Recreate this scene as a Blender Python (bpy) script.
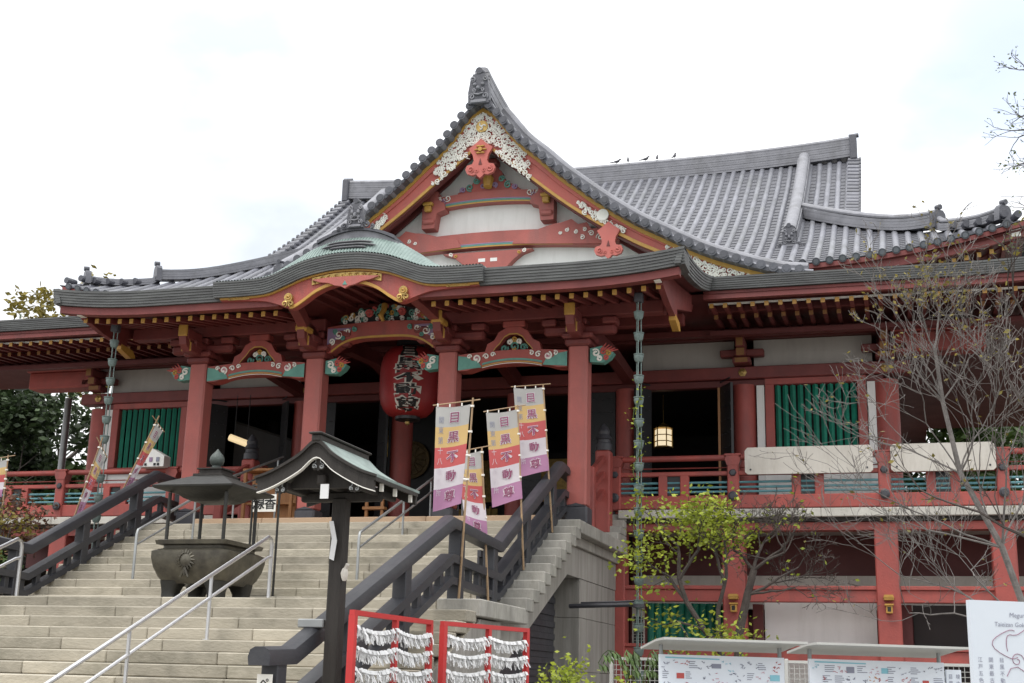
import bpy, math, random
from mathutils import Vector, Matrix, noise
R = math.radians
rnd = random.Random(7)
sc = bpy.context.scene
for o in list(bpy.data.objects): bpy.data.objects.remove(o)
col = sc.collection

# ------------------------------------------------------------------ camera
CX = 8.55                                  # camera stands 8.55 m right of the hall's axis (x = 0)
pit, rol, yaw = R(14.5), R(1.43), R(16.6)
fwd = Vector((-math.sin(yaw)*math.cos(pit), math.cos(yaw)*math.cos(pit), math.sin(pit)))
rt0 = Vector((math.cos(yaw), math.sin(yaw), 0)); up0 = rt0.cross(fwd)
rt = rt0*math.cos(rol) + up0*math.sin(rol); up = up0*math.cos(rol) - rt0*math.sin(rol)
cd = bpy.data.cameras.new('camera'); cam = bpy.data.objects.new('camera', cd); col.objects.link(cam)
cd.sensor_width = 36; cd.lens = 1310/1024*36; cd.clip_end = 3000; cd.clip_start = 0.1
M = Matrix((rt, up, -fwd)).transposed().to_4x4(); M.translation = Vector((CX, 0, 1.6)); cam.matrix_world = M
sc.camera = cam

SKYX = 1.9
# ------------------------------------------------------------------ world, sun, exposure
SUN_EL, SUN_AZ = R(62), R(205)             # azimuth clockwise from +Y: the sun stands behind the camera, a little left
w = bpy.data.worlds.new("World"); sc.world = w; w.use_nodes = True
nt = w.node_tree; nt.nodes.clear()
def N(t, **k):
    n = nt.nodes.new(t)
    for a, b in k.items(): setattr(n, a, b)
    return n
sky = N('ShaderNodeTexSky', sky_type='NISHITA', sun_disc=False, sun_elevation=SUN_EL, sun_rotation=SUN_AZ)
skym = N('ShaderNodeMix', data_type='RGBA', blend_type='MULTIPLY'); skym.inputs['Factor'].default_value = 1
skym.inputs['B'].default_value = (1, 1, 1, 1)
tc = N('ShaderNodeTexCoord'); mp = N('ShaderNodeMapping'); mp.inputs['Scale'].default_value = (1, 1, 1.7)
mp.inputs['Location'].default_value = (SKYX, 0.2, 0.1)
n1 = N('ShaderNodeTexNoise'); n1.inputs['Scale'].default_value = 2.6; n1.inputs['Detail'].default_value = 7; n1.inputs['Roughness'].default_value = .55
rp = N('ShaderNodeValToRGB'); rp.color_ramp.elements[0].position = .33; rp.color_ramp.elements[0].color = (.62, .62, .62, 1)
rp.color_ramp.elements[1].position = .44; rp.color_ramp.elements[1].color = (1, 1, 1, 1)
n2 = N('ShaderNodeTexNoise'); n2.inputs['Scale'].default_value = 3.4; n2.inputs['Detail'].default_value = 6
rp2 = N('ShaderNodeValToRGB'); rp2.color_ramp.elements[0].position = .36; rp2.color_ramp.elements[0].color = (4.2, 4.35, 4.55, 1)
rp2.color_ramp.elements[1].position = .58; rp2.color_ramp.elements[1].color = (7.5, 7.5, 7.5, 1)
mx = N('ShaderNodeMix', data_type='RGBA')
bg = N('ShaderNodeBackground'); bg.inputs['Strength'].default_value = .14
wo = N('ShaderNodeOutputWorld')
L = nt.links.new
L(tc.outputs['Generated'], mp.inputs['Vector']); L(mp.outputs[0], n1.inputs['Vector']); L(mp.outputs[0], n2.inputs['Vector'])
L(n1.outputs[0], rp.inputs[0]); L(n2.outputs[0], rp2.inputs[0])
# an overcast dome is brightest overhead: (1 + 2 sin elevation) / 3
sx_ = N('ShaderNodeSeparateXYZ'); L(tc.outputs['Generated'], sx_.inputs[0])
gr_ = N('ShaderNodeMapRange'); gr_.inputs['From Min'].default_value = 0; gr_.inputs['From Max'].default_value = 1
gr_.inputs['To Min'].default_value = .62; gr_.inputs['To Max'].default_value = 1.75; L(sx_.outputs['Z'], gr_.inputs['Value'])
sc_ = N('ShaderNodeVectorMath', operation='SCALE'); L(rp2.outputs[0], sc_.inputs[0]); L(gr_.outputs[0], sc_.inputs['Scale'])
# a thin place in the cloud, high on the right, where blue shows
def ray(x, y): return (fwd*1310+rt*(x-512)-up*(y-341.5)).normalized()
def thin(x, y, wd, amt, src):
    dt = N('ShaderNodeVectorMath', operation='DOT_PRODUCT'); dt.inputs[1].default_value = ray(x, y); L(tc.outputs['Generated'], dt.inputs[0])
    ad = N('ShaderNodeMath', operation='MULTIPLY_ADD'); ad.inputs[1].default_value = .03; ad.inputs[2].default_value = -.015; L(n2.outputs[0], ad.inputs[0])
    a2 = N('ShaderNodeMath', operation='ADD'); L(dt.outputs['Value'], a2.inputs[0]); L(ad.outputs[0], a2.inputs[1])
    mr = N('ShaderNodeMapRange', interpolation_type='SMOOTHSTEP'); mr.inputs['From Min'].default_value = math.cos(wd*1.5); mr.inputs['From Max'].default_value = 1.004; mr.inputs['To Max'].default_value = amt; L(a2.outputs[0], mr.inputs['Value'])
    sb = N('ShaderNodeMath', operation='SUBTRACT', use_clamp=True); L(src, sb.inputs[0]); L(mr.outputs[0], sb.inputs[1]); return sb.outputs[0]
cov = thin(1012, 48, R(5.5), .7, rp.outputs[0]); cov = thin(230, 110, R(9), .3, cov)
L(cov, mx.inputs['Factor']); L(sky.outputs[0], mx.inputs['A']); L(sc_.outputs[0], mx.inputs['B'])
L(mx.outputs['Result'], bg.inputs['Color']); L(bg.outputs[0], wo.inputs['Surface'])
sd = bpy.data.lights.new('sun', 'SUN'); sd.energy = .9; sd.angle = R(18); sd.color = (1, .96, .9)
so = bpy.data.objects.new('sun', sd); col.objects.link(so)
sv = Vector((math.sin(SUN_AZ)*math.cos(SUN_EL), math.cos(SUN_AZ)*math.cos(SUN_EL), math.sin(SUN_EL)))
so.rotation_euler = sv.to_track_quat('Z', 'Y').to_euler(); so.location = (0, -30, 40)
vs = sc.view_settings; vs.view_transform = 'Standard'; vs.look = 'None'; vs.gamma = 1; vs.exposure = 0.78; vs.use_curve_mapping = False
sc.cycles.max_bounces = 6; sc.cycles.diffuse_bounces = 4; sc.cycles.glossy_bounces = 3
sc.cycles.use_adaptive_sampling = True

# ------------------------------------------------------------------ materials
MATS = {}
def mat(name, c, rough=.6, c2=None, ns=3., amt=.5, bump=0., bs=20., metal=0., tint=.0, stretch=(1, 1, 1), spec=.5, emit=0., trans=0., det=5, g=None):
    """base colour c drifting to c2 with noise of scale ns; 'tint' lets a face attribute lighten or darken blocks, leaves, papers"""
    m = bpy.data.materials.new(name); m.use_nodes = True; t = m.node_tree; b = t.nodes['Principled BSDF']
    b.inputs['Roughness'].default_value = rough; b.inputs['Metallic'].default_value = metal
    b.inputs['Specular IOR Level'].default_value = spec
    c = tuple(c) + (1,)
    if c2 is None: c2 = tuple(x*.72 for x in c[:3])
    c2 = tuple(c2) + (1,)
    tcn = t.nodes.new('ShaderNodeTexCoord'); mpn = t.nodes.new('ShaderNodeMapping'); mpn.inputs['Scale'].default_value = stretch
    t.links.new(tcn.outputs['Object'], mpn.inputs['Vector'])
    no = t.nodes.new('ShaderNodeTexNoise'); no.inputs['Scale'].default_value = ns; no.inputs['Detail'].default_value = det; no.inputs['Roughness'].default_value = .65
    t.links.new(mpn.outputs[0], no.inputs['Vector'])
    ra = t.nodes.new('ShaderNodeMapRange'); ra.inputs['From Min'].default_value = .35; ra.inputs['From Max'].default_value = .7
    ra.inputs['To Min'].default_value = 0; ra.inputs['To Max'].default_value = amt
    t.links.new(no.outputs[0], ra.inputs['Value'])
    mi = t.nodes.new('ShaderNodeMix'); mi.data_type = 'RGBA'; mi.inputs['A'].default_value = c; mi.inputs['B'].default_value = c2
    t.links.new(ra.outputs[0], mi.inputs['Factor']); out = mi.outputs['Result']
    if g:                                                   # blotches and runs of dirt with a shape of their own: (amount, scale, stretch, colour)
        mg = t.nodes.new('ShaderNodeMapping'); mg.inputs['Scale'].default_value = g[2]; mg.inputs['Location'].default_value = (3.1, 1.7, 5.3); t.links.new(tcn.outputs['Object'], mg.inputs['Vector'])
        ng = t.nodes.new('ShaderNodeTexNoise'); ng.inputs['Scale'].default_value = g[1]; ng.inputs['Detail'].default_value = 8; ng.inputs['Roughness'].default_value = .7; t.links.new(mg.outputs[0], ng.inputs['Vector'])
        rg_ = t.nodes.new('ShaderNodeMapRange'); rg_.inputs['From Min'].default_value = .47; rg_.inputs['From Max'].default_value = .72; rg_.inputs['To Max'].default_value = g[0]; t.links.new(ng.outputs[0], rg_.inputs['Value'])
        m2 = t.nodes.new('ShaderNodeMix'); m2.data_type = 'RGBA'; m2.inputs['B'].default_value = tuple(g[3])+(1,); t.links.new(out, m2.inputs['A']); t.links.new(rg_.outputs[0], m2.inputs['Factor']); out = m2.outputs['Result']
    if tint:
        at = t.nodes.new('ShaderNodeAttribute'); at.attribute_name = 'tint'
        mr = t.nodes.new('ShaderNodeMapRange'); mr.inputs['To Min'].default_value = 1-tint; mr.inputs['To Max'].default_value = 1+tint
        t.links.new(at.outputs['Fac'], mr.inputs['Value'])
        vm = t.nodes.new('ShaderNodeVectorMath'); vm.operation = 'SCALE'
        t.links.new(out, vm.inputs[0]); t.links.new(mr.outputs[0], vm.inputs['Scale']); out = vm.outputs[0]
    t.links.new(out, b.inputs['Base Color'])
    if bump:
        nb = t.nodes.new('ShaderNodeTexNoise'); nb.inputs['Scale'].default_value = bs; nb.inputs['Detail'].default_value = 4
        t.links.new(mpn.outputs[0], nb.inputs['Vector'])
        bp = t.nodes.new('ShaderNodeBump'); bp.inputs['Strength'].default_value = bump; bp.inputs['Distance'].default_value = .02
        t.links.new(nb.outputs[0], bp.inputs['Height']); t.links.new(bp.outputs[0], b.inputs['Normal'])
        mr2 = t.nodes.new('ShaderNodeMapRange'); mr2.inputs['To Min'].default_value = max(0, rough-.12); mr2.inputs['To Max'].default_value = min(1, rough+.12)
        t.links.new(no.outputs[0], mr2.inputs['Value']); t.links.new(mr2.outputs[0], b.inputs['Roughness'])
    if emit:
        b.inputs['Emission Color'].default_value = c; b.inputs['Emission Strength'].default_value = emit
    if trans:
        b.inputs['Subsurface Weight'].default_value = 0
        tr = t.nodes.new('ShaderNodeBsdfTranslucent'); ms = t.nodes.new('ShaderNodeMixShader'); ms.inputs[0].default_value = trans
        t.links.new(out, tr.inputs[0]); t.links.new(b.outputs[0], ms.inputs[1]); t.links.new(tr.outputs[0], ms.inputs[2])
        t.links.new(ms.outputs[0], t.nodes['Material Output'].inputs[0])
    MATS[name] = m
    return m
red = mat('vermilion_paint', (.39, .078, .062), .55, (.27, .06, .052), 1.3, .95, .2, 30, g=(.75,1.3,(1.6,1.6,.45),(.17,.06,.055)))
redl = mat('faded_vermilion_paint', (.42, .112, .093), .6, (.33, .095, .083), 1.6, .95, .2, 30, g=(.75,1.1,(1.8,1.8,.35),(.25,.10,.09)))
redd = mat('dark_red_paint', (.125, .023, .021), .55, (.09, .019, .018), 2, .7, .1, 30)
gold_shaded = mat('shaded_gold_paint', (.26,.12,.035), .55, (.2,.09,.03), 6, .6)  # the gold paint again, darkened in colour for the shade under the eaves
redg = mat('sunlit_vermilion_paint', (.50,.125,.098), .6, (.42,.105,.09), 2, .8, .12, 30, g=(.55,1.4,(1.5,1.5,.6),(.34,.12,.11)))  # lighter copy of the vermilion, with sunlight on the gable put into the colour
rede = mat('eave_dark_red', (.20,.041,.036), .55, (.135,.028,.026), 2, .8, .1, 30, g=(.5,1.5,(1.5,1.5,.6),(.10,.03,.03)))  # one darker red for the eave woodwork and brackets
gold = mat('ochre_gold_paint', (.50, .275, .055), .45, (.36, .19, .04), 8, .7)
brass = mat('gilt_metal', (.55, .37, .12), .38, (.2, .14, .06), 12, .8, .2, 40, metal=.7)
dimgilt = mat('dim_gilt', (.16,.11,.045), .6, (.07,.05,.025), 12, .8, .2, 40, metal=.3)
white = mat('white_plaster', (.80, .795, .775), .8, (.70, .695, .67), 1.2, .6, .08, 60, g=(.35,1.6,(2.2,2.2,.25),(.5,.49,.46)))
wpaint = mat('white_paint', (.82, .80, .75), .6, (.68, .65, .57), 6, .5)
green = mat('green_slat_paint', (.014, .235, .155), .5, (.01, .15, .10), 3, .9, g=(.5,2.5,(2,2,.4),(.03,.12,.09)))
teal = mat('teal_paint', (.12, .31, .255), .55, (.07, .2, .17), 5, .8)
tealbar = mat('blue_green_bar_paint', (.12, .30, .33), .5, (.08, .2, .24), 5, .7)
purple = mat('mauve_paint', (.3, .2, .33), .6)
pink = mat('pink_paint', (.6, .3, .35), .6)
tile = mat('grey_roof_tile', (.172, .175, .203), .45, (.125, .128, .146), 2.2, .8, .25, 30, tint=.22, g=(.55,.9,(1.,.6,.6),(.085,.09,.08)))
tiled = mat('dark_roof_tile', (.066, .068, .082), .5, (.105, .105, .12), 6, .6, .3, 30, tint=.3)
ridgem = mat('ridge_tile', (.22, .222, .245), .55, (.145, .147, .165), 3, .8, .25, 30, tint=.22, g=(.55,1.6,(1.2,1.2,.5),(.09,.09,.088)))
patina = mat('copper_patina', (.225, .295, .27), .6, (.12, .165, .155), 3, .9, .25, 25)
patina2 = mat('weathered_copper_roof', (.25,.315,.29), .55, (.12,.15,.14), 5, .9, .25, 25)
cop = mat('weathered_copper_edge', (.115, .12, .118), .6, (.06, .06, .062), 3, .9, .25, 60, tint=.35, stretch=(.6, .6, 3))
stone = mat('worn_stone_step', (.42, .382, .308), .85, (.285, .26, .21), 2.0, .9, .4, 25, tint=.2, stretch=(.6, 1, 1.5), g=(.75,1.0,(1.,1.,1.5),(.15,.14,.10)))
stoneg = mat('grey_stone', (.40, .385, .345), .85, (.24, .23, .21), 2.5, .9, .35, 25, tint=.15, stretch=(1, 1, .5), g=(.6,1.6,(1.6,1.6,.5),(.15,.145,.12)))
conc = mat('stained_concrete', (.37, .355, .325), .85, (.23, .215, .195), 1.6, .9, .25, 25, tint=.12, stretch=(1.6, 1.6, .25), g=(.75,1.2,(3.,3.,.18),(.13,.12,.105)))
tan = mat('tan_stone', (.43, .30, .20), .8, (.42, .3, .2), 2, .7, .2, 30, tint=.1)
bluewood = mat('slate_painted_rail', (.036, .037, .044), .48, (.026, .027, .033), 3, .8, .15, 30, stretch=(1, .3, 1), g=(.45,2.5,(1.5,.5,1.5),(.075,.074,.076)))
dkmetal = mat('dark_metal', (.055, .055, .065), .5, (.035, .035, .04), 4, .8, .15, 20)
blackd = mat('black_lacquer', (.014, .014, .016), .45, (.02, .02, .022), 3, .8)
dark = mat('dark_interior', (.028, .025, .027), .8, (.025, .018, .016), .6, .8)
grey = mat('grey_board', (.075, .072, .07), .8)
verdd = mat('dull_green_bronze', (.085, .105, .095), .55, (.045, .05, .047), 6, .9, .3, 30, metal=.3)
steel = mat('stainless_steel', (.66, .66, .67), .36, (.5, .5, .51), 8, .5, metal=1.)
galv = mat('grey_galvanised_steel', (.33, .34, .34), .45, (.25, .26, .26), 5, .6, metal=.6)
bronze = mat('aged_bronze', (.115, .105, .08), .42, (.045, .04, .033), 3.5, 1., .25, 20, metal=.45)
bronzed = mat('dark_bronze', (.034, .033, .029), .5, (.02, .02, .019), 4, .8, .2, 20, metal=.35)
oldwood = mat('blackened_wood', (.027, .022, .018), .7, (.016, .013, .011), 4, .8, .3, 30, stretch=(4, 4, .5))
ltwood = mat('varnished_wood', (.42, .2, .075), .5, (.32, .14, .05), 4, .7, stretch=(4, 4, .5))
bamboo = mat('bamboo', (.36, .24, .13), .5, (.22, .14, .08), 9, .8)
paper = mat('white_paper', (.80, .80, .80), .8, (.68, .68, .69), 6, .4, tint=.1, trans=.15)
rackred = mat('signal_red_paint', (.52, .03, .03), .45, (.42, .03, .03), 4, .6)
verd = mat('verdigris_chain', (.17, .225, .21), .6, (.085, .115, .11), 10, .9, .3, 40)
lantred = mat('lantern_paper', (.30, .018, .02), .5, (.22, .015, .016), 5, .7, trans=.1)
inkm = mat('black_ink', (.008, .008, .009), .6)
glow = mat('lit_lantern_panel', (1., .85, .58), .5, (1., .8, .5), 1, 0, emit=.48)
glow2 = mat('warm_lit_shade', (1., .78, .45), .5, (1., .8, .5), 1, 0, emit=.35)
signf = mat('pale_blue_white_sign', (.60,.645,.70), .4, (.54,.59,.65), 2, .6)
board = mat('white_board_face', (.72, .76, .82), .35, (.66, .72, .8), 2, .6)
cream = mat('shaded_cream_plaster', (.43,.405,.375), .85, (.36,.335,.31), 1.2, .6, .08, 60, g=(.4,1.6,(2.2,2.2,.4),(.28,.26,.235)))  # panels under the eaves: their shade is put into the plaster colour
ledge = mat('pale_concrete_ledge', (.56,.54,.49), .85, (.42,.40,.36), 2.5, .9, .25, 25, tint=.1, g=(.5,1.6,(1.6,1.6,.5),(.25,.24,.21)))
stonew = mat('pale_cloth_board', (.60, .565, .51), .8, (.50, .47, .42), 3, .7, .1, 20, g=(.5,2.2,(2.5,2.5,.5),(.36,.32,.27)))
leafy = mat('yellow_green_leaf', (.33, .37, .035), .55, (.19, .26, .03), 3, .8, tint=.45, trans=.35)
leafg = mat('mid_green_leaf', (.07, .12, .025), .55, (.045, .085, .02), 3, .8, tint=.5, trans=.25)
leafd = mat('dark_green_leaf', (.055, .085, .032), .55, (.016, .032, .01), 1, .9, tint=.55, trans=.15)
leafo = mat('turning_leaf', (.22, .17, .03), .6, (.14, .13, .03), 3, .8, tint=.4, trans=.3)
leafo2 = mat('dull_olive_leaf', (.13,.15,.05), .6, (.09,.10,.04), 3, .8, tint=.4, trans=.3)
leafr = mat('reddish_leaf', (.13, .045, .03), .6, (.08, .06, .02), 3, .8, tint=.5, trans=.2)
barkg = mat('pale_grey_bark', (.18, .163, .153), .85, (.085, .077, .07), 8, .9, .4, 40)
barkd = mat('dark_bark', (.075,.06,.052), .9, (.04,.032,.028), 8, .9, .5, 40)
earth = mat('packed_earth', (.16, .13, .10), .95, (.09, .075, .055), 1.2, .9, .4, 8)
paving = mat('grey_paving', (.25, .24, .22), .9, (.17, .165, .15), .8, .9, .3, 15, tint=.08)
fl_g = mat('flag_grey_cloth', (.46, .455, .44), .85, (.40, .40, .39), 5, .5, trans=.3)
fl_y = mat('flag_yellow_cloth', (.66, .46, .20), .85, (.58, .41, .18), 5, .5, trans=.3)
fl_r = mat('flag_red_cloth', (.56, .12, .12), .85, (.5, .1, .11), 5, .5, trans=.3)
fl_w = mat('flag_white_cloth', (.70, .65, .69), .85, (.62, .58, .62), 5, .5, trans=.3)
fl_p = mat('flag_purple_cloth', (.45, .225, .37), .85, (.4, .19, .33), 5, .5, trans=.3)
ink_m = mat('maroon_ink', (.26, .07, .14), .7)
ink_l = mat('pale_lilac_ink', (.36, .26, .38), .7)
ink_s = mat('slate_blue_ink', (.25, .26, .33), .7)
ink_r = mat('red_pencil_line', (.5, .09, .08), .7)
ink_c = mat('cyan_print', (.25, .55, .65), .7)
ink_g = mat('green_print', (.28, .45, .25), .7)
ink_o = mat('orange_print', (.62, .3, .12), .7)
roofal = mat('aluminium_roof_sheet', (.50, .50, .47), .45, (.42, .42, .4), 3, .6, metal=.2)
bluebird = mat('grey_feathers', (.05, .05, .06), .7)

# ------------------------------------------------------------------ mesh helpers
def bx8(x0, x1, y0, y1, z0, z1):
    return [(x0,y0,z0),(x1,y0,z0),(x1,y1,z0),(x0,y1,z0),(x0,y0,z1),(x1,y0,z1),(x1,y1,z1),(x0,y1,z1)]
BF = [(0,3,2,1),(4,5,6,7),(0,1,5,4),(1,2,6,5),(2,3,7,6),(3,0,4,7)]
class MB:
    def __init__(s): s.v=[]; s.f=[]; s.m=[]; s.t=[]; s.tint=.5; s.X=None
    def add(s, vs, fs, m=0):
        b=len(s.v)
        if s.X is not None: vs=[tuple(s.X@Vector(p)) for p in vs]
        s.v.extend(tuple(p) for p in vs)
        for f in fs: s.f.append(tuple(i+b for i in f)); s.m.append(m); s.t.append(s.tint)
        return s
    def box(s, x0,x1,y0,y1,z0,z1, m=0, ch=0.):
        if x1<x0: x0,x1=x1,x0
        if y1<y0: y0,y1=y1,y0
        if z1<z0: z0,z1=z1,z0
        c=min(ch,(x1-x0)*.45,(y1-y0)*.45,(z1-z0)*.45)
        if c<=0: return s.add(bx8(x0,x1,y0,y1,z0,z1),BF,m)
        vs=[];idx={}
        for i,(X,sx) in enumerate(((x0,1),(x1,-1))):
            for j,(Y,sy) in enumerate(((y0,1),(y1,-1))):
                for k,(Z,sz) in enumerate(((z0,1),(z1,-1))):
                    idx[i,j,k]=len(vs)
                    vs+= [(X,Y+sy*c,Z+sz*c),(X+sx*c,Y,Z+sz*c),(X+sx*c,Y+sy*c,Z)]
        fs=[]
        q=lambda a,ax:idx[a]+ax
        for i in (0,1):
            f=[q((i,0,0),0),q((i,1,0),0),q((i,1,1),0),q((i,0,1),0)]; fs.append(f if i else f[::-1])
            f=[q((0,i,0),1),q((1,i,0),1),q((1,i,1),1),q((0,i,1),1)]; fs.append(f[::-1] if i else f)
            f=[q((0,0,i),2),q((1,0,i),2),q((1,1,i),2),q((0,1,i),2)]; fs.append(f if i else f[::-1])
        for i in (0,1):
            for j in (0,1):
                f=[q((i,j,0),0),q((i,j,1),0),q((i,j,1),1),q((i,j,0),1)]; fs.append(f if (i^j) else f[::-1])
                f=[q((i,0,j),0),q((i,1,j),0),q((i,1,j),2),q((i,0,j),2)]; fs.append(f[::-1] if (i^j) else f)
                f=[q((0,i,j),1),q((1,i,j),1),q((1,i,j),2),q((0,i,j),2)]; fs.append(f if (i^j) else f[::-1])
                for k in (0,1):
                    f=[q((i,j,k),0),q((i,j,k),1),q((i,j,k),2)]; fs.append(f if (i^j^k) else f[::-1])
        return s.add(vs,fs,m)
    def bar(s, a, b, wx, wz, m=0, upv=(0,0,1)):
        """square bar from a to b, wx across, wz along the up side"""
        a=Vector(a); b=Vector(b); d=(b-a).normalized(); r=d.cross(Vector(upv))
        if r.length<1e-4: r=Vector((1,0,0))
        r.normalize(); u=r.cross(d)
        vs=[p+r*sx*wx/2+u*sz*wz/2 for p in (a,b) for sx,sz in ((-1,-1),(1,-1),(1,1),(-1,1))]
        return s.add(vs,[(0,1,2,3),(7,6,5,4),(0,4,5,1),(1,5,6,2),(2,6,7,3),(3,7,4,0)],m)
    def tube(s, pts, rad, n=8, m=0, cap=True):
        pts=[Vector(p) for p in pts]
        if not hasattr(rad,'__len__'): rad=[rad]*len(pts)
        vs=[];fs=[]; pr=None
        for i,p in enumerate(pts):
            d=(pts[min(i+1,len(pts)-1)]-pts[max(i-1,0)])
            if d.length<1e-9: d=Vector((0,0,1))
            d.normalize()
            if pr is None:
                r=d.orthogonal().normalized()
                if abs(d.z)<.9: r=d.cross(Vector((0,0,1))).normalized()
            else:
                r=pr-d*pr.dot(d)
                if r.length<1e-6: r=d.orthogonal()
                r.normalize()
            pr=r; u=d.cross(r)
            for k in range(n):
                a=2*math.pi*k/n; vs.append(p+(r*math.cos(a)+u*math.sin(a))*rad[i])
        for i in range(len(pts)-1):
            for k in range(n):
                a=i*n+k; b=i*n+(k+1)%n; fs.append((a,b,b+n,a+n))
        if cap: fs.append(tuple(range(n))[::-1]); fs.append(tuple(range((len(pts)-1)*n,len(pts)*n)))
        return s.add(vs,fs,m)
    def sweep(s, pts, prof, m=0, side=(1,0,0)):
        """closed profile [(a,b)] swept along pts lying in a plane whose normal is side: a along side, b along the in-plane normal"""
        sd=Vector(side); pts=[Vector(p) for p in pts]; n=len(prof); vs=[];fs=[]
        for i,p in enumerate(pts):
            d1=(p-pts[i-1]).normalized() if i else None; d2=(pts[i+1]-p).normalized() if i<len(pts)-1 else None
            d=(d1+d2).normalized() if d1 and d2 else (d1 or d2)
            u=sd.cross(d).normalized()
            k=1/max(.3,d.dot(d2 or d1))
            for a,b in prof: vs.append(p+sd*a+u*b*k)
        for i in range(len(pts)-1):
            for k in range(n):
                a=i*n+k; b=i*n+(k+1)%n; fs.append((a,b,b+n,a+n))
        fs.append(tuple(range(n))[::-1]); fs.append(tuple(range((len(pts)-1)*n,len(pts)*n)))
        return s.add(vs,fs,m)
    def lathe(s, prof, c=(0,0,0), n=16, m=0, sc_=(1,1)):
        vs=[];fs=[]
        for r,z in prof:
            for k in range(n):
                a=2*math.pi*k/n; vs.append((c[0]+r*math.cos(a)*sc_[0],c[1]+r*math.sin(a)*sc_[1],c[2]+z))
        for i in range(len(prof)-1):
            for k in range(n):
                a=i*n+k; b=i*n+(k+1)%n; fs.append((a,b,b+n,a+n))
        fs.append(tuple(range(n))[::-1]); fs.append(tuple(range((len(prof)-1)*n,len(prof)*n)))
        return s.add(vs,fs,m)
    def strip(s, top, bot, y0, y1, m=0):
        """solid between two polylines top/bot [(x,z)] (same length) from y0 to y1"""
        n=len(top); vs=[]
        for y in (y0,y1):
            vs+=[(x,y,z) for x,z in top]+[(x,y,z) for x,z in bot]
        fs=[]
        for i in range(n-1):
            fs+=[(n+i,n+i+1,i+1,i),(2*n+i,2*n+i+1,3*n+i+1,3*n+i),(i,i+1,2*n+i+1,2*n+i),(n+i+1,n+i,3*n+i,3*n+i+1)]
        fs+=[(0,2*n,3*n,n),(n-1,2*n-1,4*n-1,3*n-1)]
        return s.add(vs,fs,m)
    def prism(s, poly, y0, y1, m=0, plane='xz', off=(0,0,0)):
        n=len(poly); ox,oy,oz=off
        if plane=='xz': vs=[(x+ox,y+oy,z+oz) for y in (y0,y1) for x,z in poly]
        elif plane=='yz': vs=[(x+ox,y+oy,z+oz) for x in (y0,y1) for y,z in poly]
        else: vs=[(x+ox,y+oy,z+oz) for z in (y0,y1) for x,y in poly]
        fs=[tuple(range(n)),tuple(range(2*n-1,n-1,-1))]+[(i,(i+1)%n,n+(i+1)%n,n+i)[::-1] for i in range(n)]
        return s.add(vs,fs,m)
    def grid(s, P, m=0, flip=False):
        nr=len(P); nc=len(P[0]); fs=[]
        for i in range(nr-1):
            for j in range(nc-1):
                f=(i*nc+j,i*nc+j+1,(i+1)*nc+j+1,(i+1)*nc+j); fs.append(f[::-1] if flip else f)
        return s.add([p for r in P for p in r],fs,m)
    def scroll(s, x, z, y, r, turns=1.4, hand=1, a0=0., th=.02, m=0, tail=None, n=5):
        """a carved spiral standing on the plane y (facing -Y)"""
        pts=[];rr=[]
        k=int(10*turns)+4
        for i in range(k+1):
            t=i/k; a=a0+hand*turns*2*math.pi*t; q=r*(.18+.82*t)
            pts.append((x+q*math.cos(a),y,z+q*math.sin(a))); rr.append(th*(1.25-.5*t))
        if tail:
            p=pts[-1]; pts.append(((p[0]+tail[0])/2+.2*r,y,(p[2]+tail[1])/2)); rr.append(th*.7); pts.append((tail[0],y,tail[1])); rr.append(th*.35)
        s.tube(pts,rr,n,m); s.lathe([(th*1.5,0)],(0,0,0),3,m) if False else None
        return s
    def pieces(s, tol=.03):
        """the separate bodies in this mesh: islands whose boxes touch go together"""
        p=list(range(len(s.v)))
        def fd(a):
            while p[a]!=a: p[a]=p[p[a]]; a=p[a]
            return a
        for f in s.f:
            r=fd(f[0])
            for i in f[1:]: p[fd(i)]=r
        B={}
        for i,v in enumerate(s.v):
            r=fd(i); b=B.setdefault(r,[list(v),list(v)])
            for k in range(3): b[0][k]=min(b[0][k],v[k]); b[1][k]=max(b[1][k],v[k])
        ids=list(B); g={r:r for r in ids}
        def gd(a):
            while g[a]!=a: a=g[a]
            return a
        for i,a in enumerate(ids):
            for c in ids[i+1:]:
                if all(B[a][0][k]<=B[c][1][k]+tol and B[c][0][k]<=B[a][1][k]+tol for k in range(3)): g[gd(a)]=gd(c)
        out={}
        for f,m,t in zip(s.f,s.m,s.t): out.setdefault(gd(fd(f[0])),[]).append((f,m,t))
        res=[]
        for L_ in out.values():
            q=MB(); ix={}
            for f,m,t in L_:
                for i in f:
                    if i not in ix: ix[i]=len(q.v); q.v.append(s.v[i])
                q.f.append(tuple(ix[i] for i in f)); q.m.append(m); q.t.append(t)
            res.append(q)
        return res
    def build(s, name, mats, parent=None, smooth=35, split=False):
        if split:
            os_=[q.build(name,mats,parent,smooth) for q in s.pieces()]
            return os_[0]
        me=bpy.data.meshes.new(name); me.from_pydata([tuple(v) for v in s.v],[],s.f)
        if not isinstance(mats,(list,tuple)): mats=[mats]
        for q in mats: me.materials.append(q)
        me.polygons.foreach_set('material_index',s.m)
        a=me.attributes.new('tint','FLOAT','FACE'); a.data.foreach_set('value',s.t)
        me.update()
        if smooth: me.shade_smooth(); me.set_sharp_from_angle(angle=R(smooth))
        o=bpy.data.objects.new(name,me); col.objects.link(o)
        if parent is not None: attach(o,parent)
        return o
WP={}
def wpos(o): return WP.get(o.name, Vector((0,0,0)))
def attach(o, parent, loc=(0,0,0)):
    o.parent=parent; o.location=Vector(loc)-wpos(parent); WP[o.name]=Vector(loc)
def inst(o, parent, loc, rot=(0,0,0)):
    c=o.copy(); col.objects.link(c); c.rotation_euler=rot
    if parent is not None: attach(c,parent,loc)
    else: c.location=loc
    return c
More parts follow.
